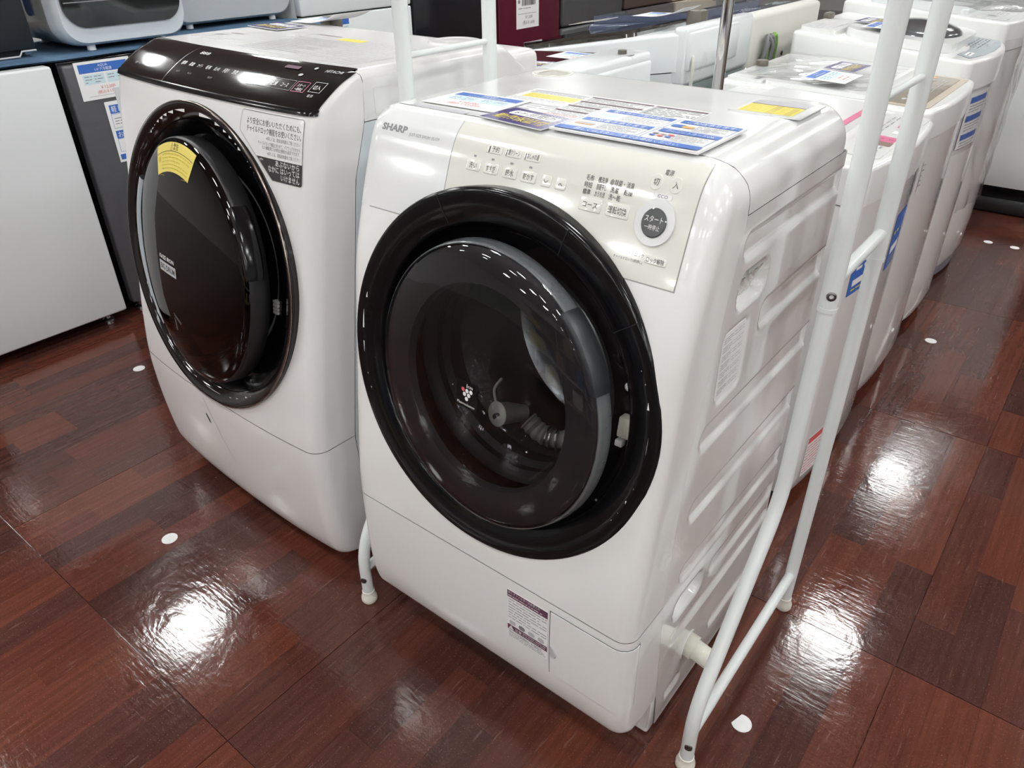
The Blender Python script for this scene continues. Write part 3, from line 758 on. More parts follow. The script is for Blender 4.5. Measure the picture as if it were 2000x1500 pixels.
# printed notices glued on the top
tf = lambda u, v, h: (u, v, 1.0301+h)
st = MB().prism(rr(-.0055, .176, .315, .150, .004), .0, .0003, tf).build('notice_sheet', 'paper', W1, smooth=False)
it = [('r', -.158, .236, -.052, .243, 'ink_lightgrey'), ('r', -.150, .190, -.052, .219, 'ink_yellow'), ('d', -.146, .192, -.056, .217, 3, 'ink_mustard'), ('d', -.158, .222, -.052, .234, 2, 'ink_grey'),
      ('d', -.160, .165, -.060, .186, 3, 'ink_lightgrey'), ('r', -.110, .148, -.050, .156, 'ink_lightgrey'), ('d', -.105, .112, -.050, .146, 3, 'ink_lightgrey'),
      ('o', .066, .120, .150, .244, .001, 'ink_grey'), ('r', .066, .238, .150, .243, 'ink_plum'), ('d', .072, .172, .146, .236, 8, 'ink_grey'), ('r', .0665, .170, .0715, .238, 'ink_lightgrey')]
for k in range(4):
    z = .243-.0335*k; it += [('r', -.047, z-.0045, .062, z, 'ink_plum'), ('d', -.045, z-.030, .060, z-.007, 4, 'ink_grey')]
it += [('d', -.045, .104, .055, .114, 2, 'ink_red')]
printing('printing', it, tf, st, .0004)
st = MB().prism(rr(.2145, .332, .110, .110, .006), .0, .0014, tf, 0, .0006).build('caution_plate', 'white_gloss', W1)
printing('printing', [('r', .173, .345, .254, .373, 'ink_lightgrey'), ('r', .173, .287, .254, .343, 'ink_yellow'), ('r', .173, .341, .254, .345, 'ink_plum'), ('r', .213, .288, .224, .340, 'ink_mustard'), ('r', .240, .288, .250, .333, 'ink_mustard'), ('d', .176, .290, .209, .339, 6, 'ink_mustard'), ('d', .227, .290, .238, .338, 6, 'ink_mustard'), ('o', .162, .2785, .2675, .3860, .0008, 'ink_lightgrey')], tf, st, .0016)
st = MB().prism(rr(-.190, .0415, .11, .014, .004), .0, .0012, tf, 0, .0005).build('drawer_pull', 'ink_lightgrey', W1)
printing('drawer_notice', [('d', -.152, .018, -.118, .030, 3, 'ink_lightgrey')], lambda u, v, h: (u, v, 1.0305+h-.0002), W1)

# cards lying on this washer
card('price_card', 'white price card with blue heading lying on the front white drum washer', 'price card', (-.246, .061, 1.0315), (1, .02, 0), (0, 1, 0), .1415, .0945, .0007,
     price_items(.1415, .0945, 'SHARP', 'ドラム式洗濯乾燥機', '￥50,000', '(税込￥55,000)'))
card('warranty_card', 'dark purple warranty card with yellow lettering on the front white drum washer', 'card', (-.1005, .0285, 1.0325), (.118, -.0145, .0), (.0145, .118, 0), .1195, .0735, .0016, warranty_items(.1195, .0735), sheet='acrylic_card')
w, h = .2165, .140
def blk(x0, y0, x1, y1, title, tx):
    return [('o', x0, y0, x1, y1, .0008, 'ink_blue'), ('r', x0+.006, y1-.0165, x1, y1, 'ink_blue'), ('t', (x0+x1)/2+.004, y1-.0125, .0088, title, 'ink_white', 'c', (x1-x0)*.76, .012), ('d', x0+(x1-x0)*.42, y0+.004, x1-.006, y1-.0205, 6, 'ink_grey')]+tx
it = blk(.006, .083, .118, .136, '軽トラック無料貸出!', [('p', rr(.030, .102, .028, .012, .004), 'ink_paleblue')]) + blk(.004, .026, .116, .079, 'お取置き承ります', [('p', rr(.028, .046, .030, .010, .003), 'ink_lightgrey'), ('r', .014, .039, .042, .0425, 'ink_orange')])
it += blk(.124, .083, .213, .136, 'ご配送承ります', [('p', rr(.138, .102, .020, .014, .005), 'ink_blue'), ('p', rr(.152, .101, .016, .011, .003), 'ink_orange')]) + blk(.122, .026, .211, .079, 'クレジットカードOK', [('r', .128, .048, .136, .054, 'ink_grey'), ('r', .139, .048, .147, .054, 'ink_lightgrey'), ('r', .150, .048, .158, .054, 'ink_red'), ('r', .128, .038, .136, .044, 'ink_blue'), ('r', .139, .038, .147, .044, 'ink_red'), ('r', .150, .038, .158, .044, 'ink_blue')])
it += [('r', .004, .004, w-.004, .0205, 'ink_blue'), ('t', w/2, .0085, .0085, '詳しくはスタッフまでお尋ねください', 'ink_white', 'c', .15)]
card('service_card', 'large white and blue service card overhanging the front edge of the white drum washer', 'card', (.0245, .024, 1.0335), (1, .0, 0), (0, 1, 0), w, h, .003, it, sheet='paper')

# loose drain fittings lying inside the drum, seen through the door glass
def in_drum(u, v, d): return tuple(MR1 @ Vector((u, v, d)))
e = thing('hose_elbow', 'cream round hose joint with a tie lying behind the drum washer door glass', 'hose joint', in_drum(-.045, -.145, -.125))
L = e.location
mb = MB().tube([Vector(in_drum(-.052, -.108, -.105))-L, Vector(in_drum(-.048, -.112, -.125))-L, Vector(in_drum(-.03, -.116, -.155))-L], [.019, .019, .014], 22); mb.build('socket', 'hose_grey', e)
MB().tube([Vector(in_drum(-.053, -.107, -.100))-L, Vector(in_drum(-.0525, -.1075, -.103))-L], [.0155, .022], 22).build('flange', 'cream', e)
MB().tube([Vector(in_drum(-.048, -.112, -.099))-L, Vector(in_drum(-.0485, -.1115, -.101))-L], [.0095, .0095], 18).build('bore', 'dark_gap', e)
MB().tube(smooth_path([Vector(in_drum(-.06, -.095, -.11))-L, Vector(in_drum(-.075, -.075, -.12))-L, Vector(in_drum(-.068, -.055, -.13))-L]), .0025, 8).build('tie', 'cream', e)
e = thing('drain_hose', 'grey ribbed drain hose with clamps lying in the drum behind the door glass', 'hose', in_drum(.05, -.14, -.13))
L = e.location
pth = smooth_path([Vector(in_drum(.0, -.105, -.12))-L, Vector(in_drum(.03, -.122, -.125))-L, Vector(in_drum(.07, -.118, -.13))-L, Vector(in_drum(.12, -.088, -.14))-L], 10)
MB().tube(pth, [.0165+.0016*math.sin(i*1.9) for i in range(len(pth))], 16).build('hose', 'hose_grey', e)
for q in (.45, .55, .65):
    i = int(q*(len(pth)-2)); MB().tube([pth[i], pth[i]+(pth[i+1]-pth[i])*.6], .0205, 18).build('clamp', 'steel', e)

# ================================================================== pearl-white drum washer behind left (black console)
W2 = thing('drum_washing_machine', 'pearl white front-loading drum washer with black sloping console and dark round door', 'washing machine', (-.80, 0, 0), math.radians(-2.4))
yb2 = lambda z: lerp_tab([.03, .2, .345, .63, .873, .96, .985, 1.03, 1.045, 1.052], [-.008, .006, .0, .044, .084, .116, .122, .124, .122, .1135], z)
F2 = Front([.045, .050, .062, .10, .20, .29, .345, .40, .51, .66, .75, .887, .955, .99, 1.003, 1.02, 1.035, 1.045, 1.050, 1.052],
           [-.072, -.088, -.096, -.106, -.115, -.118, -.1165, -.111, -.0945, -.066, -.050, -.027, -.014, -.004, .004, .029, .055, .081, .098, .112], .36, .030, .016, .016, 1.052, yb2, .019)
R2O = (.003, -.067, .666); MR2 = ring_matrix(R2O, 10); MR2i = MR2.inverted()
def in_ring2(p, rad=.300): q = MR2i @ Vector(p); return math.hypot(q.x, q.y) < rad
rws = F2.rows(F2.tz(.348), F2.T[-1], 92, 72)
def sk2(i, j):
    a, b = Vector(rws[i][j]), Vector(rws[i+1][j+1]); return in_ring2((a+b)/2) and a.y < .05
MB().grid(rws, skip=sk2).build('front_cover', 'pearl', W2, ang=50)
rwl = F2.rows(0, F2.tz(.3465), 34, 72); mbl = MB().grid(rwl); mbl.add(rwl[0], [tuple(range(len(rwl[0])))])
low = mbl.build('lower_cover', 'pearl', W2, ang=50)
MB().grid([[Vector(p)+Vector((-.004*(1 if p[0] > .33 else -1 if p[0] < -.33 else 0), .004, 0)) for p in r_] for r_ in F2.rows(F2.tz(.342), F2.tz(.351), 2)]).build('seam', 'seam', W2)
mb = MB(); mb.rbox((-.358, .0, .07), (-.352, .555, .965), .002, 1); mb.box((-.354, .550, .02), (.354, .556, .965)); mb.box((-.34, -.02, .02), (.34, .55, .07)); mb.box((-.352, -.05, .07), (.352, -.04, .34))
mb.build('cabinet', 'blue_steel', W2, smooth=False)
rows2 = [[(.3595, y, z) for y in [yb2(z)+.0015+(.553-yb2(z)-.0015)*j/20 for j in range(21)]] for z in [.07+(.9665-.07)*i/40 for i in range(41)]]
MB().grid(rows2).build('side_panel', 'blue_steel', W2)
XS2 = [(-.36, .968), (-.36, 1.036)]+[(-.344-.016*math.cos(a), 1.036+.016*math.sin(a)) for a in [PI/2*k/5 for k in range(1, 6)]]+[(-.344+.688*k/60, 1.052) for k in range(1, 61)]+[(.344+.016*math.sin(a), 1.036+.016*math.cos(a)) for a in [PI/2*k/5 for k in range(1, 6)]]+[(.36, .968)]
rw = []
for j in range(41):
    q = j/40; r_ = []
    for (x, z) in XS2:
        y0 = yb2(z)+.0012; y = y0+(.60-y0)*q; e = max(0, (y-.50)/.10)
        r_.append((x*(1-.01*e), y, z-.075*e*(z-.968)/.084-.002*e))
    rw.append(r_)
mb = MB().grid(rw); mb.add(rw[-1], [tuple(range(len(rw[-1])))[::-1]]); tc2 = mb.build('top_cover', 'pearl', W2, ang=45)
MB().rbox((.10, .50, .955), (.34, .64, 1.03), .02, 4).build('rear_housing', 'pearl', W2)
# console
mb = MB(); F2.patch(-.356, .356, F2.tz(1.0), F2.T[-1]-.002, .0022, 72, 14, mb); con = mb.build('console', 'brown_black', W2, ang=50)
mb = MB(); F2.patch(-.358, .358, F2.tz(.992), F2.tz(1.0), .004, 72, 3, mb); mb.build('console_lip', 'gloss_black', con, ang=50)
ft2 = F2.fnt(); T1 = F2.tz(1.0); TW = F2.T[-1]-T1
mb = MB(); mb.grid([[F2.pt(-.122+k*.0016, T1+TW*j/8, .0026) for k in range(2)] for j in range(9)]); mb.build('console_joint', 'steel', con)
it = []
lab = ['標準', '柔軟', 'ナイト', '毛布', 'おしゃれ', '手造り', '洗乾', '除菌']
for k in range(8): it.append(('t', -.098+k*.031, T1+TW*.40, .0085, lab[k], 'ink_white', 'c', .017))
for k, tx in enumerate(('洗濯', '洗乾', '乾燥', 'コース')): it.append(('t', .158+k*.029, T1+TW*.33, .0085, tx, 'ink_white', 'c', .018))
it += [('o', .142, T1+TW*.27, .266, T1+TW*.47, .0009, 'ink_grey'), ('o', .270, T1+TW*.27, .302, T1+TW*.47, .0009, 'pink'), ('t', .286, T1+TW*.37, .006, 'スタート', 'ink_white', 'c', .020), ('t', .286, T1+TW*.295, .006, '一時停止', 'ink_white', 'c', .020),
       ('o', .311, T1+TW*.30, .338, T1+TW*.50, .0010, 'ink_lightgrey'), ('t', .3245, T1+TW*.36, .008, '切入', 'ink_white', 'c', .018), ('t', .3245, T1+TW*.21, .005, '電源', 'ink_lightgrey', 'c'),
       ('t', .300, T1+TW*.74, .0085, 'HITACHI', 'ink_lightgrey', 'l', .040, .01), ('p', rr(.215, T1+TW*.76, .040, .010, .002), 'ink_plum'), ('t', -.070, T1+TW*.70, .010, '888', 'ink_white', 'c', .034), ('p', circ(.272, T1+TW*.80, .004, 10), 'ink_lightgrey'), ('p', rr(.258, T1+TW*.60, .010, .007, .003), 'ink_lightgrey'),
       ('t', -.27, T1+TW*.20, .005, '洗剤ケース', 'ink_lightgrey', 'c', .024)]
for x in (-.09, -.045, .03): it.append(('t', x, T1+TW*.22, .0042, 'ランプ', 'ink_lightgrey', 'c', .014))
printing('lettering', it, ft2, con, .0026)
# ring, recess, gasket, drum
MB().lathe([(.3190, .0006), (.3192, .0016), (.3184, .0027), (.3170, .0028)], MR2, 112).build('chrome_trim', 'gold_chrome', W2, ang=60)
MB().lathe([(.3165, -.045), (.3190, -.006), (.3190, -.0004), (.3160, .0024), (.312, .0020), (.286, -.010), (.2835, -.016)], MR2, 112).build('door_ring', 'brown_black', W2, ang=50)
MB().lathe([(.2840, -.014), (.2620, -.034), (.256, -.044), (.20, -.052)], MR2, 96).build('recess', 'gloss_black', W2, ang=50)
MB().lathe([(.201, -.052), (.19, -.056), (.182, -.07), (.186, -.09), (.178, -.11), (.186, -.14)], MR2, 72).build('door_gasket', 'grey_flange', W2)
MB().lathe([(.186, -.14), (.235, -.15), (.24, -.20), (.24, -.38), (.21, -.40), (.0004, -.40)], MR2, 64).build('drum', 'steel', W2)
MB().lathe([(.278, -.018), (.2745, .000), (.271, .0045), (.262, .0050), (.256, .000)], MR2, 40, a0=math.radians(150), a1=math.radians(226)).build('hinge_cover', 'grey_flange', W2, ang=50)
MD2 = ring_matrix((.006, -.067, .666), 10, .022, 4.5)
d2 = MB().lathe([(.249, .0030), (.2518, .0005), (.2530, -.006), (.2535, -.024), (.2530, -.034), (.249, -.038), (.21, -.038), (.2, -.03)], MD2, 112).build('door', 'matt_black', W2, ang=50)
MB().lathe([(.2500, .002), (.245, .0065), (.232, .0110), (.19, .0205), (.13, .0285), (.06, .033), (.0005, .0345)], MD2, 96).build('door_glass', 'door_dark', d2)
MB().lathe([(.249, -.004), (.22, .000), (.18, -.004), (.10, -.012), (.0005, -.014)], MD2, 72).build('inner_panel', 'matt_black', d2)
rws2 = []
for k in range(17):
    a = math.radians(8+31*k/16); e = 1-abs(k/8-1)**6
    sec = [(.2440, .006), (.2460, .0095), (.2500, .0105), (.2555, .0095), (.2590, .005), (.2600, -.022), (.2560, -.026), (.2545, -.004)]
    rws2.append([tuple(MD2 @ Vector(((.252+(r_-.252)*(.84+.16*e))*math.cos(a), (.252+(r_-.252)*(.84+.16*e))*math.sin(a), d_*(.9+.1*e)))) for r_, d_ in sec])
MB().loft(rws2).build('door_handle', 'gloss_black', d2, ang=40)
dome = lambda r: lerp_tab([0, .06, .13, .19, .232, .245, .25], [.0345, .033, .0285, .0205, .011, .0065, .002], r)
dfn = lambda u, v, h: MD2 @ Vector((u, v, dome(math.hypot(u, v))+h))
pol = lambda u, v, h: dfn(v*math.cos(math.radians(94)-u/.22), v*math.sin(math.radians(94)-u/.22), h)
mb = MB(); mb.grid([[pol(-.083+.166*i/20, .186+.056*j/6, .0007) for i in range(21)] for j in range(7)])
st = mb.build('warning_sticker', 'warn_yellow', d2)
printing('printing', [('t', 0, .2285, .0095, '⚠警告', 'ink_black', 'c', .034, .008), ('r', -.080, .2245, .080, .2255, 'ink_black'), ('d', -.055, .190, .074, .2235, 5, 'ink_mustard'), ('p', circ(-.069, .214, .006, 16), 'ink_mustard'), ('o', -.081, .188, .081, .2405, .0007, 'ink_mustard')], pol, st, .0009)
it = [('t', -.085, -.001, .0085, 'KAZE IRON', 'ink_white', 'l', .074, .02), ('r', -.088, -.0285, -.004, -.0065, 'ink_lightgrey'), ('t', -.046, -.0235, .0120, 'BIG DRUM', 'ink_black', 'c', .074, .03)]
for k in range(2):
    o_ = .004*k; it += [('p', [(-.045+o_, -.115-o_), (-.010-o_, -.128-o_), (-.010-o_, -.1295-o_), (-.045+o_, -.1165-o_)], 'ink_grey'), ('p', [(-.045+o_, -.125-o_), (-.0435+o_, -.1255-o_), (-.0435+o_, -.155), (-.045+o_, -.1545)], 'ink_grey')]
printing('lettering', it, dfn, d2, .0006)
# notice on the recess, latch, buttons beside the door
plf = lambda u, v, h: MR2 @ Vector((v*math.cos(math.radians(64)-u/.25), v*math.sin(math.radians(64)-u/.25), -.034+(v-.262)*.91+h))
mb = MB(); mb.grid([[plf(-.085+.17*i/16, .262+.020*j/2, .001) for i in range(17)] for j in range(3)]); st = mb.build('notice_plate', 'matt_black', W2)
printing('printing', [('o', -.083, .2625, .083, .2815, .0006, 'ink_lightgrey'), ('d', -.066, .264, .080, .2805, 4, 'ink_grey'), ('p', circ(-.074, .2765, .0036, 14), 'ink_lightgrey'), ('p', circ(-.074, .2675, .0036, 14), 'ink_lightgrey')], plf, st, .0012)
for k in range(4): MB().rbox((-.0085, -.0032, -.004), (.0085, .0032, .010), .0016, 2, fn=lambda x, y, z: MR2 @ Vector((x+.192, y-.040-.0075*k, z-.056))).build('latch', 'ink_white', W2)
MB().prism(rr(.268, .045, .012, .060, .005), -.040, -.028, mfn(MR2), 0, .002).build('lock_button', 'gloss_black', W2)
for (u, v) in ((.262, .012), (.263, .002), (.255, -.095)): ball(MR2 @ Matrix.Translation((u, v, -.044)), .0028, 'steel', 'screw', W2)
# safety notice stuck on the front
f2 = F2.fn()
pw = [(.174, .984), (.1765, .986), (.335, .986), (.338, .983), (.334, .880), (.331, .877), (.257, .877), (.254, .879), (.168, .951), (.1675, .954)]
st = MB().prism(pw, .0002, .0007, f2).build('safety_notice', 'pearl', W2, smooth=False)
it = [('p', [(.2135, .9135), (.3355, .9135), (.334, .880), (.331, .877), (.257, .877), (.254, .879)], 'ink_black'),
      ('t', .333, .9660, .0085, 'より安全にお使いいただくためにも、', 'ink_black', 'r', .146, .01), ('t', .333, .9530, .0085, 'チャイルドロック機能をお使いください。', 'ink_black', 'r', .146, .01),
      ('t', .331, .9435, .0050, '※詳しくは、取扱説明書をご覧ください', 'ink_grey', 'r', .088), ('t', .331, .9345, .0050, 'チャイルドロック機能とあわせて、ドアフックがかから', 'ink_grey', 'r', .112), ('t', .331, .9275, .0050, 'ない機能(閉じ込め防止機能)も設定できます。', 'ink_grey', 'r', .100), ('t', .331, .9185, .0050, '※詳しくは、取扱説明書をご覧ください', 'ink_grey', 'r', .086),
      ('t', .329, .9030, .0085, 'あぶないから', 'ink_white', 'r', .062, .012), ('t', .329, .8915, .0090, 'なかに はいっては', 'ink_white', 'r', .082, .012), ('t', .329, .8800, .0090, 'いけません', 'ink_white', 'r', .048, .012), ('t', .222, .9070, .0040, '>PP<', 'ink_white', 'l')]
for a, b in zip(pw, pw[1:]+pw[:1]):
    dx, dy_ = b[0]-a[0], b[1]-a[1]; l = math.hypot(dx, dy_) or 1; nx, ny = -dy_/l*.0007, dx/l*.0007
    it.append(('p', [a, b, (b[0]+nx, b[1]+ny), (a[0]+nx, a[1]+ny)], 'ink_black'))
printing('printing', it, f2, st, .0009)
# hatch slot and crease on the lower cover
MB().prism([(-.056, .286), (-.046, .270), (-.044, .262), (-.050, .266), (-.057, .280)], .0002, .0012, f2).build('finger_slot', 'dark_gap', low, smooth=False)
mb = MB(); mb.grid([[F2.pt(-.053+.076*i/16+k*.0014, F2.tz(.331-.157*i/16), .0005) for k in range(2)] for i in range(17)]); mb.build('hatch_seam', 'seam', low)
# on the top: notices, lint lid, softener cap
tf2 = lambda u, v, h: (u, v, 1.0522+h)
st = MB().prism(rr(.105, .265, .40, .235, .01), 0, .0004, tf2).build('notice_sheet', 'pearl', tc2, smooth=False)
it = [('r', .02, .335, .10, .362, 'ink_yellow'), ('d', -.085, .155, .10, .325, 12, 'ink_grey'), ('d', .12, .16, .295, .36, 14, 'ink_lightgrey'), ('r', -.085, .365, .0, .370, 'ink_plum')]
printing('printing', it, tf2, st, .0005)
st = MB().prism(rr(-.215, .255, .22, .14, .01), 0, .0006, tf2).build('lint_lid', 'pearl', tc2)
printing('printing', [('r', -.29, .225, -.255, .245, 'ink_grey'), ('r', -.275, .262, -.225, .268, 'ink_plum'), ('d', -.30, .195, -.16, .215, 2, 'ink_lightgrey')], tf2, st, .0008)
MB().lathe([(.056, 0), (.055, .003), (.046, .0045), (.040, .002), (.028, .0035), (.0005, .0045)], Matrix.Translation((.245, .470, 1.0515)), 40).build('inlet_cap', 'pearl', tc2)
MB().prism(rr(.0, .0, .038, .046, .004), 0, .0006, lambda u, v, h: (.3602+h, .165+u, .998+v)).build('side_cap', 'pearl', tc2)
MB().rbox((-.34, .56, 1.03), (-.29, .60, 1.058), .006, 2).build('hose_connector', 'knob_olive', W2)
c2, s2 = math.cos(math.radians(-2.4)), math.sin(math.radians(-2.4))
def w2(x, y): return (-.80+c2*x-s2*y, s2*x+c2*y)
a = w2(-.345, .352); card('warranty_card', 'dark purple warranty card on the pearl washer near its price sheet', 'card', (a[0], a[1], 1.0545), (1, -.10, 0), (.10, 1, 0), .135, .083, .0014, warranty_items(.135, .083), sheet='acrylic_card')
a = w2(-.325, .462); card('price_card', 'white price sheet with one corner curling up on the pearl drum washer', 'price card', (a[0], a[1], 1.0560), (1, .02, 0), (0, 1, 0), .168, .118, .0006, price_items(.168, .118), curl=.055)

# ================================================================== white tube laundry rack around the front washer
RK = thing('laundry_rack', 'white tubular laundry rack straddling the front drum washer', 'rack', (.379, .43, 0))
RL = RK.location
def rk(pts): return [Vector(p)-RL for p in pts]
def rtube(pts, r, nm, m='tube_white', par=RK, seg=18): return MB().tube(rk(pts), r, seg).build(nm, m, par)
frames = [dict(x=.379, yf=.207, yr=.432, xf=.3785, ft=-.029, rx=.379, ry=.424), dict(x=-.36, yf=.140, yr=.364, xf=-.345, ft=-.112, rx=-.36, ry=.355)]
for q in frames:
    x, yf_, yr_ = q['x'], q['yf'], q['yr']
    rtube([(x, yf_, .80), (x, yf_, 1.95)], .0135, 'upper_post'); rtube([(x, yr_, .80), (x, yr_, 1.95)], .0135, 'upper_post')
    rtube([(x, yf_, .7995), (x, yf_, .806)], .0140, 'sleeve_rim'); rtube([(x, yr_, .7995), (x, yr_, .806)], .0140, 'sleeve_rim')
    leg = bend_path([(x, yf_, .80), (x, yf_-.012, .46), (q['xf'], q['ft'], .155), (q['xf'], q['ft'], .022)], .06, 8)
    rtube(leg, .0122, 'leg'); rtube(bend_path([(x, yr_, .80), (x, yr_, .5), (q['rx'], q['ry'], .022)], .1, 6), .0122, 'leg')
    for (fx, fy) in ((q['xf'], q['ft']), (q['rx'], q['ry'])):
        M_ = Matrix.Translation(Vector((fx, fy, 0))-RL)
        MB().lathe([(.0004, .0), (.0150, .0), (.0172, .004), (.0172, .012), (.0150, .018), (.0136, .022), (.0136, .030), (.012, .031)], M_, 24).build('foot_cap', 'foot_cream', RK)
    rtube([(x, yf_, .842), (x, yr_, .846)], .0098, 'crossbar'); rtube([(x, yf_, 1.077), (x, yr_, 1.077)], .0052, 'crossbar'); rtube([(x, yf_, 1.62), (x, yr_, 1.62)], .0098, 'crossbar')
    rtube([(q['xf'], q['ft'], .094), (q['rx'], q['ry'], .100)], .0098, 'crossbar')
    sd = 1 if x > 0 else -1
    for (bx, by, bz) in ((x, yf_, .826), (q['xf'], q['ft'], .070)):
        N = Vector((.35, -.93, 0)); M_ = Matrix.Translation(Vector((bx, by, bz))-RL+N*.0122) @ N.to_track_quat('Z', 'Y').to_matrix().to_4x4()
        MB().lathe([(.0068, -.001), (.0066, .0018), (.0048, .0028), (.0036, .0028), (.0030, .0008), (.0003, .0008)], M_, 20).build('bolt', 'screw', RK)
rtube([(-.36, .364, 1.88), (.379, .432, 1.88)], .0098, 'top_rail'); rtube([(-.36, .140, 1.88), (.379, .207, 1.88)], .0098, 'top_rail')
rtube([(-.36, .364, 1.45), (.379, .432, 1.45)], .0098, 'top_rail')

# chrome pole standing behind the washer
e = thing('chrome_pole', 'slim chrome pole standing behind the front drum washer', 'pole', (0, .60, 0))
MB().tube([(0, 0, .02), (0, 0, 1.9)], .0105, 24).build('pole', 'chrome', e)
MB().lathe([(.0004, 0), (.075, 0), (.075, .008), (.02, .018), (.012, .05), (.0107, .05)], None, 32).build('base', 'chrome', e)

# ================================================================== top-loading washers in two rows, back to back
def outline(w, d, r, bow, n=5, nb=14):
    """plan outline, front edge (y = -d/2) bowed outward; counter-clockwise from the front left"""
    out = []
    for i in range(nb+1):
        x = -w/2+r+(w-2*r)*i/nb; out.append((x, -d/2-bow*(1-(2*x/(w-2*r))**2)))
    for (cx, cy, a0) in ((w/2-r, -d/2+r, -PI/2), (w/2-r*.6, d/2-r*.6, 0), (-w/2+r*.6, d/2-r*.6, PI/2), (-w/2+r, -d/2+r, PI)):
        rad = r if cy < 0 else r*.6
        for k in range(1 if a0 == -PI/2 else 0, n+1 if a0 != PI else n):
            a = a0+PI/2*k/n; out.append((cx+rad*math.cos(a), cy+rad*math.sin(a)))
    return out
def top_loader(label, loc, rz, w, d, hf, hr, seam=.075, mbody='white_steel', mtop='white_gloss', bow=.018, r=.035, base=None, round_base=0.):
    e = thing('top_load_washer', label, 'washing machine', loc, rz, None)
    O = outline(w, d, r, bow); O2 = outline(w-.008, d-.008, r, bow)
    hz = lambda y, a, b: a+(b-a)*min(1, max(0, (y+d/2)/d))
    zs = [.035, .045, .09, .2, .4, .6]
    loops = []
    for z in zs:
        k = 1-.05*max(0, (.09-z)/.055)-(round_base*max(0, 1-z/.22)**2 if round_base else 0)
        loops.append([(x*k, y*k, z) for x, y in O2])
    loops.append([(x, y, hz(y, hf, hr)-seam-.003) for x, y in O2])
    MB().loft(loops).build('cabinet', mbody, e, ang=40)
    L = [[(x, y, hz(y, hf, hr)-seam) for x, y in O], [(x, y, hz(y, hf, hr)-.010) for x, y in O]]
    for k in range(1, 5):
        a = PI/2*k/4; q = .010*(1-math.cos(a)); L.append([(x*(1-q/(w/2)), y*(1-q/(d/2)), hz(y, hf, hr)-.010+.010*math.sin(a)) for x, y in O])
    top = MB().loft(L).build('top_cover', mtop, e, ang=40)
    if base:
        MB().loft([[(x*.93, y*.93, z) for x, y in O2] for z in (.012, .034, .06)]).build('base', base, e, ang=40)
    for (x, y) in ((-w/2+.06, -d/2+.06), (w/2-.06, -d/2+.06), (-w/2+.06, d/2-.06), (w/2-.06, d/2-.06)):
        MB().lathe([(.0004, 0), (.018, 0), (.018, .02), (.013, .037), (.0004, .037)], Matrix.Translation((x, y, 0)), 16).build('foot', 'rubber', e)
    sl = (hr-hf)/d
    tfn = lambda u, v, h: (u-0*h, v-sl*h, hz(v, hf, hr)+h)
    return e, top, tfn, hz
def add_lid(e, tfn, x0, x1, y0, y1, th, m, r=.03, inset=.006, nm='lid'):
    return MB().prism(rr((x0+x1)/2, (y0+y1)/2, x1-x0, y1-y0, r, 6), .0004, th, tfn, 0, inset).build(nm, m, e, ang=40)
def side_rows(x0, z0, w, hh): return []
ROWG = None
# --- A: nearest, pink details, mostly behind the front washer
A, At, af, ah = top_loader('white top-loading washer with pink touch panel right behind the front drum washer', (.0275, .98, 0), PI/2, .52, .495, .858, .885, seam=.078)
pa = MB().prism(rr(.03, -.195, .42, .085, .012), .0002, .0016, af, 0, .0006).build('control_panel', 'white_gloss', A)
it = [('p', rr(-.06, -.205, .034, .050, .002), 'pink_brown'), ('p', rr(-.035, -.205, .014, .024, .002), 'pink'), ('r', -.042, -.228, .005, -.186, 'pink'), ('t', -.018, -.203, .008, '入', 'ink_black', 'c'), ('t', -.018, -.222, .008, '切', 'ink_black', 'c'), ('r', .10, -.215, .135, -.198, 'pink'), ('r', .035, -.226, .050, -.216, 'pink')]
for k in range(4): it += [('d', .03+.045*k, -.185, .065+.045*k, -.165, 2, 'ink_grey'), ('p', rr(.05+.045*k, -.21, .03, .014, .006), 'ink_lightgrey' if k % 2 else 'ink_white')]
for k in range(3): it.append(('d', -.16+.03*k, -.225, -.14+.03*k, -.18, 3, 'ink_grey'))
printing('printing', it, af, pa, .0018)
la = add_lid(A, af, -.21, .21, -.125, .13, .020, 'white_gloss'); MB().prism(rr(0, -.118, .36, .014, .006), .0205, .0225, af).build('lid_trim', 'pink', la)
st = MB().prism(rr(.02, .30, .1, .14, .003), 0, .0006, lambda u, v, h: (u+.16, -.2525-.0055-h, v+.08)).build('blue_sticker', 'ink_blue', A, smooth=False)
for o_ in (st,): pass
fr = lambda bow, d, w, r: (lambda u, v, h: (u, -d/2+.004-bow*(1-(2*u/(w-.008-2*r))**2)-h, v))
fa = fr(.018, .495, .52, .035)
bpy.data.objects.remove(st)
def front_sticker(e, f, u0, u1, z0, z1, m, items, nm='sticker'):
    n = 6; mb = MB(); mb.grid([[f(u0+(u1-u0)*i/n, z0+(z1-z0)*j, .0008) for i in range(n+1)] for j in range(2)])
    s_ = mb.build(nm, m, e, smooth=False); printing('printing', items, f, s_, .0010); return s_
front_sticker(A, fa, -.205, -.10, .572, .655, 'ink_blue', [('r', -.19, .592, -.13, .607, 'ink_white'), ('d', -.19, .577, -.12, .589, 1, 'ink_yellow'), ('d', -.185, .618, -.115, .645, 1, 'ink_white')], 'blue_sticker')
front_sticker(A, fa, .03, .135, .555, .692, 'ink_blue', [('p', circ(.105, .660, .018, 18), 'ink_white'), ('p', circ(.105, .660, .0165, 18), 'ink_blue'), ('d', .042, .630, .085, .660, 1, 'ink_yellow'), ('r', .045, .592, .122, .612, 'ink_white'), ('d', .045, .562, .125, .584, 2, 'ink_yellow')], 'blue_sticker')
front_sticker(A, fa, .13, .20, .70, .765, 'white_steel', [('d', .135, .705, .195, .76, 4, 'ink_plum')], 'energy_print')
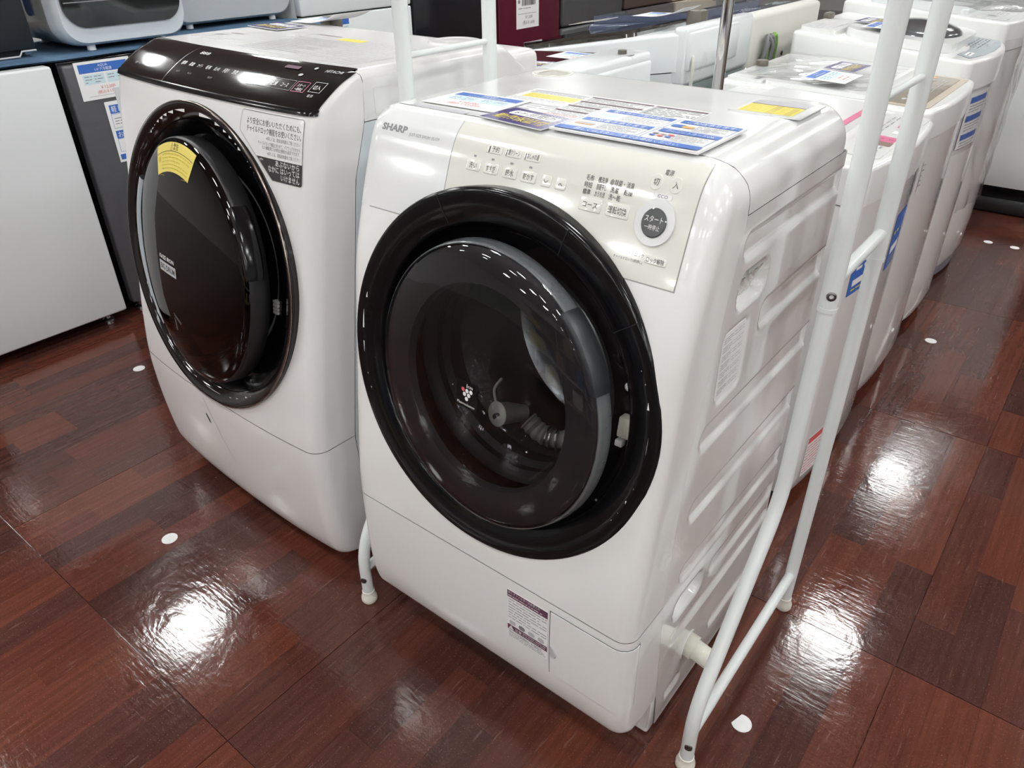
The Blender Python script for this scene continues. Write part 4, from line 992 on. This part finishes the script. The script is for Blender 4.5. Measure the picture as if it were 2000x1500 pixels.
front_sticker(A, fa, -.215, -.115, .085, .205, 'paper', [('r', -.211, .183, -.119, .201, 'ink_red'), ('d', -.211, .09, -.119, .178, 9, 'ink_red')], 'red_notice')
# --- B: gold control panel, lid wrapped in film
B, Bt, bf, bh = top_loader('white top-loading washer with bronze control panel and film-wrapped flat lid', (-.017, 1.51, 0), PI/2, .52, .55, .868, .888, seam=.07)
pb = MB().prism(rr(.0, -.195, .47, .128, .022, 6), .0002, .0018, bf, 0, .0008).build('panel_frame', 'panel_gold_edge', B)
pb2 = MB().prism(rr(.0, -.190, .43, .102, .014, 6), .0016, .0026, bf, 0, .0004).build('control_panel', 'panel_gold', pb)
it = [('p', circ(.185, -.172, .013, 20), 'ink_orange'), ('t', .185, -.152, .006, '入', 'ink_white', 'c')]
for k in range(7): it += [('d', -.18+.05*k, -.165, -.145+.05*k, -.150, 1, 'ink_white'), ('p', rr(-.16+.05*k, -.185, .024, .010, .005), 'ink_lightgrey'), ('d', -.18+.05*k, -.222, -.14+.05*k, -.205, 2, 'ink_lightgrey')]
printing('printing', it, bf, pb2, .0028)
lb = add_lid(B, bf, -.235, .235, -.115, .155, .012, 'white_gloss', .02)
printing('printing', [('d', .03, -.106, .09, -.094, 1, 'ink_grey'), ('d', -.06, -.110, .0, -.100, 1, 'ink_lightgrey')], bf, lb, .0124)
add_lid(B, bf, -.235, .235, .162, .262, .008, 'white_gloss', .015, nm='rear_deck')
printing('deck_printing', [('d', -.15, .19, -.03, .235, 4, 'ink_paleblue'), ('d', .06, .20, .19, .235, 3, 'ink_lightgrey'), ('r', -.215, .175, -.18, .19, 'ink_grey')], bf, B, .0084)
MB().lathe([(.0004, .016), (.016, .015), (.018, .010), (.018, 0)], Matrix.Translation((-.02, .248, .895)), 22).build('inlet_cap', 'knob_olive', B)
rnd2 = random.Random(4); ph = [rnd2.uniform(0, 6.28) for _ in range(8)]
def wr(u, v): return .004*math.sin(23*u+9*v+ph[0])+.003*math.sin(41*v-13*u+ph[1])+.0025*math.sin(57*u+31*v+ph[2])+.002*math.sin(90*v+70*u+ph[3])
MB().grid([[bf(-.225+.45*i/70, -.105+.35*j/56, .0165+.3*wr(-.25+.5*i/70, -.14+.40*j/56)) for i in range(71)] for j in range(57)]).build('film_wrap', 'film', B, ang=70)
fb = fr(.018, .55, .52, .035)
front_sticker(B, fb, .165, .195, .33, .36, 'white_steel', [('d', .166, .335, .194, .355, 2, 'ink_lightgrey')], 'energy_print')
front_sticker(B, fb, -.195, -.175, .66, .74, 'white_steel', [('d', -.194, .67, -.176, .735, 5, 'ink_grey')], 'energy_print')
# --- C: raised dark dome window, blue-grey panel
Cw, Ct, cf, ch = top_loader('white top-loading washer with dark dome lid window and blue-grey panel', (-.037, 2.06, 0), PI/2, .52, .535, .905, .955, seam=.085, bow=.03)
pc = MB().prism([(-.20, -.245), (-.10, -.268), (.0, -.276), (.12, -.272), (.235, -.255), (.235, -.165), (.16, -.150), (.10, -.170), (.02, -.205), (-.06, -.215), (-.17, -.205)], .0002, .0018, cf).build('control_panel', 'panel_bluegrey', Cw, smooth=False)
it = [('r', -.165, -.240, -.10, -.222, 'ink_white'), ('d', -.16, -.238, -.105, -.224, 1, 'ink_black')]
for k in range(6): it += [('d', .0+.036*k, -.232, .026+.036*k, -.19, 4, 'ink_black'), ('p', rr(.012+.036*k, -.248, .018, .007, .003), 'ink_lightgrey')]
printing('printing', it, cf, pc, .002)
lc = add_lid(Cw, cf, -.225, .225, -.19, .135, .026, 'white_gloss', .10, .012)
domeC = MB(); rowsC = []
for k in range(9):
    a = PI/2*k/8; rr_ = math.cos(a)
    rowsC.append([cf(.015+.170*rr_*math.cos(t), -.055+.115*rr_*math.sin(t), .024+.030*math.sin(a)) for t in [2*PI*i/40 for i in range(40)]])
domeC.grid(rowsC, 0, True); domeC.build('lid_window', 'window_grey', lc, ang=70)
add_lid(Cw, cf, -.235, .235, .145, .255, .014, 'white_gloss', .02, nm='rear_deck')
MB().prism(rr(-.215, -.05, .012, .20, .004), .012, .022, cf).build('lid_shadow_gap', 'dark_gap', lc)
printing('deck_printing', [('d', -.21, .16, -.05, .23, 4, 'ink_lightgrey'), ('d', -.23, -.235, -.17, -.20, 2, 'ink_lightgrey')], cf, Cw, .0144)
MB().rbox((.0, .235, .965), (.045, .262, .985), .006, 2).build('inlet_cap', 'knob_olive', Cw)
fc = fr(.03, .535, .52, .035)
s_ = MB(); s_.grid([[fc(-.205+.19*i/6, .63+.195*j/2, .006) for i in range(7)] for j in range(3)]); ps = s_.build('notice_sleeve', 'film', Cw, smooth=False)
it = []
for k in range(3): it += [('r', -.175, .780-.055*k, -.045, .798-.055*k, 'ink_blue'), ('d', -.17, .750-.055*k, -.05, .776-.055*k, 3, 'ink_grey')]
sh = MB(); sh.grid([[fc(-.19+.16*i/6, .645+.165*j/2, .0035) for i in range(7)] for j in range(3)]); ss = sh.build('notice_sheet', 'paper', ps, smooth=False)
printing('printing', it, lambda u, v, h: fc(u, v, .0036+h), ss, .0004)
# --- D: next in the row, wrapped in film, round foot
Dw, Dt, df, dh = top_loader('white top-loading washer wrapped in clear film with rounded bottom, third from the aisle end', (-.055, 2.64, 0), PI/2, .58, .55, .955, 1.0, seam=.09, bow=.035, base='base_grey', round_base=.05)
ld = add_lid(Dw, df, -.25, .25, -.13, .20, .028, 'cool_white', .05, .012)
MB().prism(rr(.0, -.205, .48, .10, .02), .0002, .0025, df, 0, .001).build('control_panel', 'white_gloss', Dw)
printing('printing', [('d', -.1, -.235, .2, -.17, 5, 'ink_lightgrey'), ('p', rr(-.17, -.20, .02, .03, .004), 'ink_grey')], df, Dw, .003)
MB().rbox((-.24, -.135, .965), (-.05, -.09, .985), .006, 2).build('lid_grip', 'cool_white', ld)
MB().grid([[df(-.30+.60*i/60, -.30+.50*j/40, .034+.8*wr(-.2+.5*i/60, .1+.40*j/40)) for i in range(61)] for j in range(41)]).build('film_wrap', 'film', Dw, ang=70)
fd_ = fr(.035, .55, .58, .035)
MB().grid([[fd_(-.27+.50*i/40, .30+.60*j/30, .010+.8*wr(.5*i/40, .4*j/30)) for i in range(41)] for j in range(31)]).build('film_skirt', 'film', Dw, ang=70)
it = [('p', [(-.05, -.05), (.03, -.06), (.05, .02), (-.02, .05)], 'ink_orange'), ('d', -.04, .06, .05, .11, 3, 'ink_grey')]
card('flyer', 'olive and orange flyer lying on the far film-wrapped washer', 'flyer', (-.16, 2.62, 1.03), (0, 1, 0), (-1, 0, 0), .22, .16, .0008, [('r', .0, .0, .22, .16, 'knob_olive'), ('p', [(.06, .03), (.18, .05), (.16, .11), (.08, .12)], 'ink_orange'), ('d', .10, .12, .20, .15, 2, 'ink_white')])
# --- E: farthest, stands forward on a dark base
E_, Et, ef, eh = top_loader('pale blue-white washer on a dark base at the far end of the aisle row', (.16, 3.72, .10), PI/2, .56, .62, .93, .98, mbody='cool_white', mtop='cool_white', seam=.1)
MB().rbox((-.25, -.27, -.098), (.25, .27, -.02), .02, 2).build('base', 'matt_black', E_)
# cards on B and C (facing the aisle on the right)
def aisle_card(fnk, label, x, y, z, w, h, brand, kind, wn):
    card('price_card', label, 'price card', (x, y, z), (0, 1, 0), (-1, 0, .04), w, h, .0008, price_items(w, h))
aisle_card(bf, 'white price card with blue heading under film on the bronze-panel washer lid', .035, 1.29, .9035, .15, .115, 'Panasonic', '全自動洗濯機', 0)
card('warranty_card', 'dark purple warranty card under film on the bronze-panel washer lid', 'card', (.005, 1.455, .9050), (.06, 1, 0), (-1, .06, .04), .135, .085, .0012, warranty_items(.135, .085), sheet='acrylic_card')
aisle_card(cf, 'white price card with blue heading on the dome-window washer lid', .0, 1.86, .968, .145, .11, 'HITACHI', '全自動洗濯機', 0)
card('warranty_card', 'dark purple warranty card on the dome-window washer lid', 'card', (-.09, 1.97, .970), (.06, 1, 0), (-1, .06, .04), .125, .08, .0012, warranty_items(.125, .08), sheet='acrylic_card')

# --- row facing left: backs toward the aisle
G, Gt, gf, gh = top_loader('small white top-loading washer with dark brown lid behind the pearl drum washer', (-.655, .865, 0), -PI/2, .44, .51, .925, .952, mbody='cool_white', mtop='cool_white', seam=.09)
lg = add_lid(G, gf, -.19, .19, -.235, .115, .014, 'lid_brown', .03, .005)
hb = MB(); hb.rbox((-.215, .135, .94), (.215, .25, .972), .012, 3); hb.build('rear_deck', 'cool_white', G)
MB().prism(circ(-.12, .215, .032, 24), .0205, .0222, gf).build('deck_recess', 'ink_lightgrey', G)
MB().lathe([(.0004, .02), (.011, .02), (.012, .0)], Matrix.Translation((-.12, .215, .962)), 18).build('inlet_cap', 'knob_olive', G)
card('warranty_card', 'dark purple warranty card on the small brown-lid washer', 'card', (-.575, .735, .966), (1, .25, 0), (-.25, 1, 0), .115, .072, .0012, warranty_items(.115, .072), sheet='acrylic_card')
card('price_card', 'white price card lying on the small brown-lid washer', 'price card', (-.60, .875, .9665), (1, .05, 0), (-.05, 1, 0), .15, .10, .0007, price_items(.15, .10))
Hw, Ht, hf_, hh_ = top_loader('large white top-loading washer with its back panel toward the aisle', (-.71, 1.455, 0), -PI/2, .45, .62, .90, 1.0, mbody='cool_white', mtop='cool_white', seam=.10, bow=.03)
bp_ = MB(); bp_.rbox((-.222, .28, .86), (.222, .325, 1.012), .012, 3); bp_.build('back_cover', 'cool_white', Hw)
MB().rbox((-.10, .312, .90), (.218, .338, 1.0), .010, 2).build('back_box', 'cool_white', Hw)
MB().box((-.21, .309, .25), (.21, .314, .855)).build('back_sheet', 'back_green', Hw, smooth=False)
card('rating_label', '', '', (-.02, .3145, .62), (-1, 0, 0), (0, 0, 1), .05, .20, .0005, [('d', .005, .02, .045, .18, 9, 'ink_grey')], parent=Hw)
card('rating_label', '', '', (-.12, .3145, .62), (-1, 0, 0), (0, 0, 1), .035, .20, .0005, [('d', .005, .02, .030, .18, 9, 'ink_grey')], parent=Hw)
MB().tube(smooth_path([(.195, .33, .945), (.212, .345, .92), (.215, .345, .85), (.205, .335, .7), (.19, .33, .4)]), .005, 10).build('power_cord', 'cord_beige', Hw)
MB().rbox((-.025, .215, .985), (.025, .265, 1.035), .008, 2).build('inlet_cap', 'knob_olive', Hw)
lh = add_lid(Hw, hf_, -.185, .185, -.28, .13, .020, 'smoke_lid', .03, .006)
MB().prism(rr(0, -.075, .37, .41, .03), .0002, .010, hf_, 0, .004).build('lid_frame', 'cool_white', lh)
card('warranty_card', 'dark purple warranty card on the large washer with back to the aisle', 'card', (-.83, 1.31, .985), (1, .1, .16), (-.1, 1, 0), .13, .08, .0012, warranty_items(.13, .08), sheet='acrylic_card')
card('price_card', 'white price card curling up on the large washer with back to the aisle', 'price card', (-.66, 1.40, 1.012), (1, .0, .02), (0, 1, 0), .17, .12, .0006, price_items(.17, .12), curl=.06)
Iw, It_, if_, ih = top_loader('cream-backed washer with navy lid and looped power cord on its back', (-.71, 2.0, 0), -PI/2, .62, .62, .94, .99, mbody='off_cream', mtop='lid_navy', seam=.04, bow=.02)
li = add_lid(Iw, if_, -.29, .29, -.30, .10, .022, 'lid_navy', .03, .006)
MB().prism(rr(0, -.09, .50, .30, .02), .0225, .026, if_, 0, .001).build('lid_window', 'window_grey', li)
MB().rbox((-.305, .245, .80), (.305, .318, 1.0), .014, 3).build('back_cover', 'off_cream', Iw)
printing('deck_printing', [('d', -.27, .16, -.14, .22, 4, 'ink_paleblue'), ('d', .0, .16, .15, .22, 4, 'ink_lightgrey')], if_, Iw, .012)
for k in range(3):
    MB().tube(smooth_path([(.13+.03*k, .326, .80), (.135+.03*k, .335+.006*k, .90), (.165+.03*k, .338, .935), (.195+.02*k, .335+.004*k, .90), (.20+.02*k, .326, .80)]), .0075, 10).build('power_cord', 'cord_grey' if k else 'cord_green', Iw)
MB().rbox((.15, .322, .78), (.22, .340, .83), .006, 2).build('cord_tie', 'cord_grey', Iw)
for k in (0, 1): MB().rbox((.165+.03*k, .338, .80), (.170+.03*k, .342, .835), .001, 1).build('plug_pin', 'chrome', Iw)
for (x, z) in ((.02, .86), (-.02, .74), (-.035, .715)): MB().lathe([(.0004, 0), (.007, 0), (.007, .002), (.0004, .0025)], Matrix(((1, 0, 0, x), (0, 0, 1, .3185), (0, -1, 0, z), (0, 0, 0, 1))), 14).build('screw_hole', 'dark_gap', Iw)

# ================================================================== refrigerators along the left, fronts facing the aisle between
def fridge(label, y0, y1, xf, H, mbody, mdoor, doors, depth=.56, th=.05, gap=.006, foot=.04, r=.008, handle=None):
    """front (door side) faces +X at xf; doors = heights where doors split"""
    e = thing('refrigerator', label, 'refrigerator', (xf-depth/2, (y0+y1)/2, 0))
    w = y1-y0
    MB().rbox((-depth/2, -w/2+.004, foot), (depth/2-th, w/2-.004, H-.004), .006, 2).build('cabinet', mbody, e)
    for a, b in zip(doors, doors[1:]):
        d_ = MB().rbox((depth/2-th+.006, -w/2, a+gap/2), (depth/2, w/2, b-gap/2), r, 3).build('door', mdoor, e)
        if handle: MB().rbox((depth/2-.002, -w/2+.02, b-.05), (depth/2+.012, -w/2+.04, b-.30), .004, 2).build('handle', handle, d_)
    MB().box((depth/2-th-.002, -w/2+.01, foot+.005), (depth/2-th+.007, w/2-.01, H-.01)).build('door_gasket', 'matt_black', e, smooth=False)
    for y in (-w/2+.05, w/2-.05):
        MB().lathe([(.0004, 0), (.02, 0), (.02, .008), (.012, .014), (.012, foot+.006), (.0004, foot+.006)], Matrix.Translation((depth/2-.07, y, 0)), 18).build('foot', 'steel', e)
        MB().lathe([(.0004, 0), (.02, 0), (.02, .008), (.012, .014), (.012, foot+.006), (.0004, foot+.006)], Matrix.Translation((-depth/2+.07, y, 0)), 18).build('foot', 'rubber', e)
    return e
fridge('low refrigerator with plain white door at the left edge', -.26, .262, -2.068, .897, 'fridge_black', 'white_door', [.045, .895], th=.055)
gr = fridge('charcoal low refrigerator with two paper price notices on its door', .300, .800, -2.085, .897, 'fridge_black', 'charcoal', [.05, .886])
fridge('grey low refrigerator under the grey tabletop dishwasher', .815, 1.46, -2.10, .897, 'fridge_black', 'fridge_grey', [.05, .45, .886])
fx = lambda x: (lambda u, v, h: (x+h, u, v))
card('price_notice', 'white price notice with blue heading stuck on the charcoal refrigerator', 'price card', (-2.0835, .335, .772), (0, 1, .0), (0, 0, 1), .185, .118, .0006, price_items(.185, .118, 'AQUA', '1ドア冷蔵庫', '￥12,000', '(税込￥13,200)'))
card('service_notice', 'white and blue service notice on the charcoal refrigerator partly hidden by the pearl washer', 'notice', (-2.0835, .398, .560), (0, 1, 0), (0, 0, 1), .20, .20, .0006,
     [('r', .012, .160, .19, .188, 'ink_blue'), ('t', .018, .166, .016, '軽トラック', 'ink_white', 'l', .09), ('o', .012, .112, .19, .158, .001, 'ink_blue'), ('d', .02, .122, .09, .148, 3, 'ink_grey'), ('r', .012, .078, .19, .104, 'ink_blue'), ('t', .018, .083, .015, 'お取置き', 'ink_white', 'l', .08), ('o', .012, .034, .19, .077, .001, 'ink_blue'), ('r', .006, .008, .194, .026, 'ink_blue')])
# blue felt laid over the low refrigerators
mb = MB(); rows = [[(-2.64+.53*i/20, -.26+1.72*j/40, .9005+.0012*math.sin(i*1.3+j*.7)) for i in range(21)] for j in range(41)]
mb.grid(rows); mb.grid([[(x, y, z-.0035) for x, y, z in r_] for r_ in rows], flip=True)
tag(mb.build('felt_cloth', 'felt_blue'), 'blue felt cloth covering the tops of the low refrigerators', 'cloth')
# black box with folded sheet-metal bottom on the white refrigerator
e = thing('black_cabinet', 'black metal box with folded bottom edge on top of the white refrigerator', 'cabinet', (-2.46, .06, .9025))
MB().rbox((-.19, -.30, .022), (.215, .247, .42), .006, 2).build('body', 'soft_black', e)
MB().tube([(.213, -.29, .020), (.213, .10, .020), (.213, .115, .004), (.213, .19, .004), (.213, .20, .018), (.213, .245, .018)], .003, 6).build('bottom_lip', 'ink_lightgrey', e)
MB().box((-.18, -.28, .0), (.18, .22, .022)).build('underframe', 'matt_black', e, smooth=False)

def dishwasher(label, x, y, w, d, H, mbody, mside, window, zw0, zw1, lip):
    """tabletop dishwasher, front faces +X"""
    e = thing('dishwasher', label, 'dishwasher', (x, y, .9022))
    def sec(xx, k): return [(xx, a, b) for a, b in rr(0, .014+H/2, w*k, H*k, .075*k, 7)]
    L = [sec(-d/2, .93), sec(-d/2+.02, .985), sec(d/2-.075, 1.0)]
    MB().loft(L).build('shell', mside, e, ang=40)
    MB().loft([sec(d/2-.074, 1.002), sec(d/2-.03, .995), sec(d/2-.010, .975), sec(d/2, .945)]).build('front_frame', mbody, e, ang=40)
    pts = rr(0, (zw0+zw1)/2+.014, w*.90, zw1-zw0, .07, 7)
    wn = MB().prism(pts, 0, .010, lambda u, v, h: (d/2-.002+h, u, v), 0, .005).build('door_window', window, e, ang=40)
    if lip: MB().tube([(d/2+.002, a, b) for a, b in pts if b < zw0+.03+.10], .004, 8).build('door_lip', 'matt_black', e)
    for yy in (-w/2+.10, w/2-.10):
        MB().lathe([(.0004, 0), (.014, 0), (.014, .045), (.0004, .045)], Matrix.Translation((d/2-.035, yy, 0)), 18).build('foot', 'ink_white', e)
        MB().lathe([(.0004, 0), (.014, 0), (.014, .045), (.0004, .045)], Matrix.Translation((-d/2+.06, yy, 0)), 18).build('foot', 'ink_white', e)
    return e, wn
dw, wn = dishwasher('silver-white tabletop dishwasher with wide black glass front on blue felt', -2.415, .605, .46, .44, .42, 'dish_white', 'dish_side', 'dish_glass', .058, .37, False)
MB().box((.2275, -.20, .148), (.2315, .20, .151)).build('window_split', 'ink_grey', wn, smooth=False)
printing('lettering', [('t', -.155, .175, .020, "J'aime", 'ink_white', 'l', .075), ('r', -.15, .160, -.11, .163, 'ink_lightgrey')], fx(.2285), wn, .0015)
MB().prism(rr(0, 0, .05, .09, .02), 0, .0012, lambda u, v, h: (.03+u, -.2305-h, .15+v)).build('round_sticker', 'ink_blue', dw)
dw2, wn2 = dishwasher('grey tabletop dishwasher with curved white door band behind the pearl washer', -2.66, 1.19, .60, .46, .46, 'dish_grey', 'dish_grey', 'dish_white', .115, .42, True)
MB().prism(rr(0, .295, .46, .24, .05, 7), 0, .006, lambda u, v, h: (.237+h, u, v), 0, .003).build('door_glass', 'window_grey', wn2, ang=40)
printing('lettering', [('t', .13, .158, .010, 'Panasonic', 'ink_grey', 'l', .07)], fx(.2385), wn2, .0006)
# taller refrigerators farther back
wf = fridge('white freezer with blue-headed tag behind the pearl drum washer', 1.50, 2.185, -2.40, 1.25, 'cool_white', 'cool_white', [.045, .90, 1.245])
card('price_notice', 'small white notice with blue heading on the white freezer', 'price card', (-2.3985, 1.615, .775), (0, 1, 0), (0, 0, 1), .16, .11, .0006, price_items(.16, .11, 'Haier'))
fridge('tall glossy black refrigerator left of the dark red one', 2.20, 2.84, -2.40, 1.5, 'fridge_black', 'fridge_black', [.05, .60, 1.495])
fridge('dark red refrigerator with white barcode tag', 2.885, 3.49, -2.40, 1.5, 'fridge_black', 'fridge_red', [.05, .58, 1.495])
it = [('p', circ(.026, .145, .011, 16), 'ink_grey'), ('d', .020, .100, .140, .116, 1, 'ink_grey'), ('r', .016, .078, .196, .0805, 'ink_grey'), ('t', .122, .052, .017, '￥1,500', 'ink_black', 'c', .07), ('t', .120, .022, .017, '(税込￥1,650)', 'ink_black', 'c', .115)]
xx = .052; rb = random.Random(3)
while xx < .190:
    b_ = rb.choice([.002, .003, .005]); it.append(('r', xx, .122, xx+b_, .166, 'ink_black')); xx += b_+rb.choice([.002, .003, .004])
card('barcode_tag', 'white barcode price tag on the dark red refrigerator', 'price card', (-2.3985, 3.045, .700), (0, 1, 0), (0, 0, 1), .222, .185, .0006, it)
fridge('black refrigerator with slate grey doors right of the dark red one', 3.53, 4.26, -2.40, 1.5, 'fridge_black', 'fridge_slate', [.05, .66, 1.495], r=.02)
fridge('black refrigerator with brown doors beyond the slate one', 4.30, 4.98, -2.40, 1.5, 'fridge_black', 'fridge_brown', [.05, .70, 1.495], r=.015)
fridge('pale grey-brown refrigerator farthest along the left row', 5.0, 5.7, -2.40, 1.5, 'fridge_grey', 'panel_gold_edge', [.05, .70, 1.495])

# ================================================================== store shelf opposite, seen mirrored in the dark doors
e = thing('store_shelf', 'dark store shelf with boards mirrored in the dark washer doors', 'shelf', (-.2, -3.0, 0))
for x in (-1.4, -.7, 0, .7, 1.4):
    MB().rbox((x-.015, -.22, .0), (x+.015, -.19, 1.2), .003, 1).build('post', 'tube_white', e)
for k, z in enumerate((.12, .48, .84, 1.18)):
    MB().rbox((-1.45, -.22, z-.015), (1.45, .20, z+.015), .003, 1).build('shelf_board', 'off_cream' if k % 2 else 'shelf_wood', e)
MB().box((-1.45, -.25, .02), (1.45, -.23, 1.2)).build('back_panel', 'matt_black', e, smooth=False)
rb = random.Random(11)
for z in (.135, .495, .855):
    x = -1.35
    while x < 1.15:
        w_ = rb.uniform(.16, .34); hh2 = rb.uniform(.12, .28)
        if rb.random() < .8:
            o_ = MB().rbox((-w_/2, -.12, 0), (w_/2, .12, hh2), .004, 1).build('carton', rb.choice(['carton', 'soft_black', 'fridge_slate', 'ink_blue', 'paper', 'fridge_grey', 'paper', 'warn_yellow']))
            o_.location = (-.2+x+w_/2, -2.99, z+.0005); tag(o_, 'boxed goods standing on the store shelf opposite the washers', 'box', 'boxed goods on the store shelf')
        x += w_+rb.uniform(.03, .16)
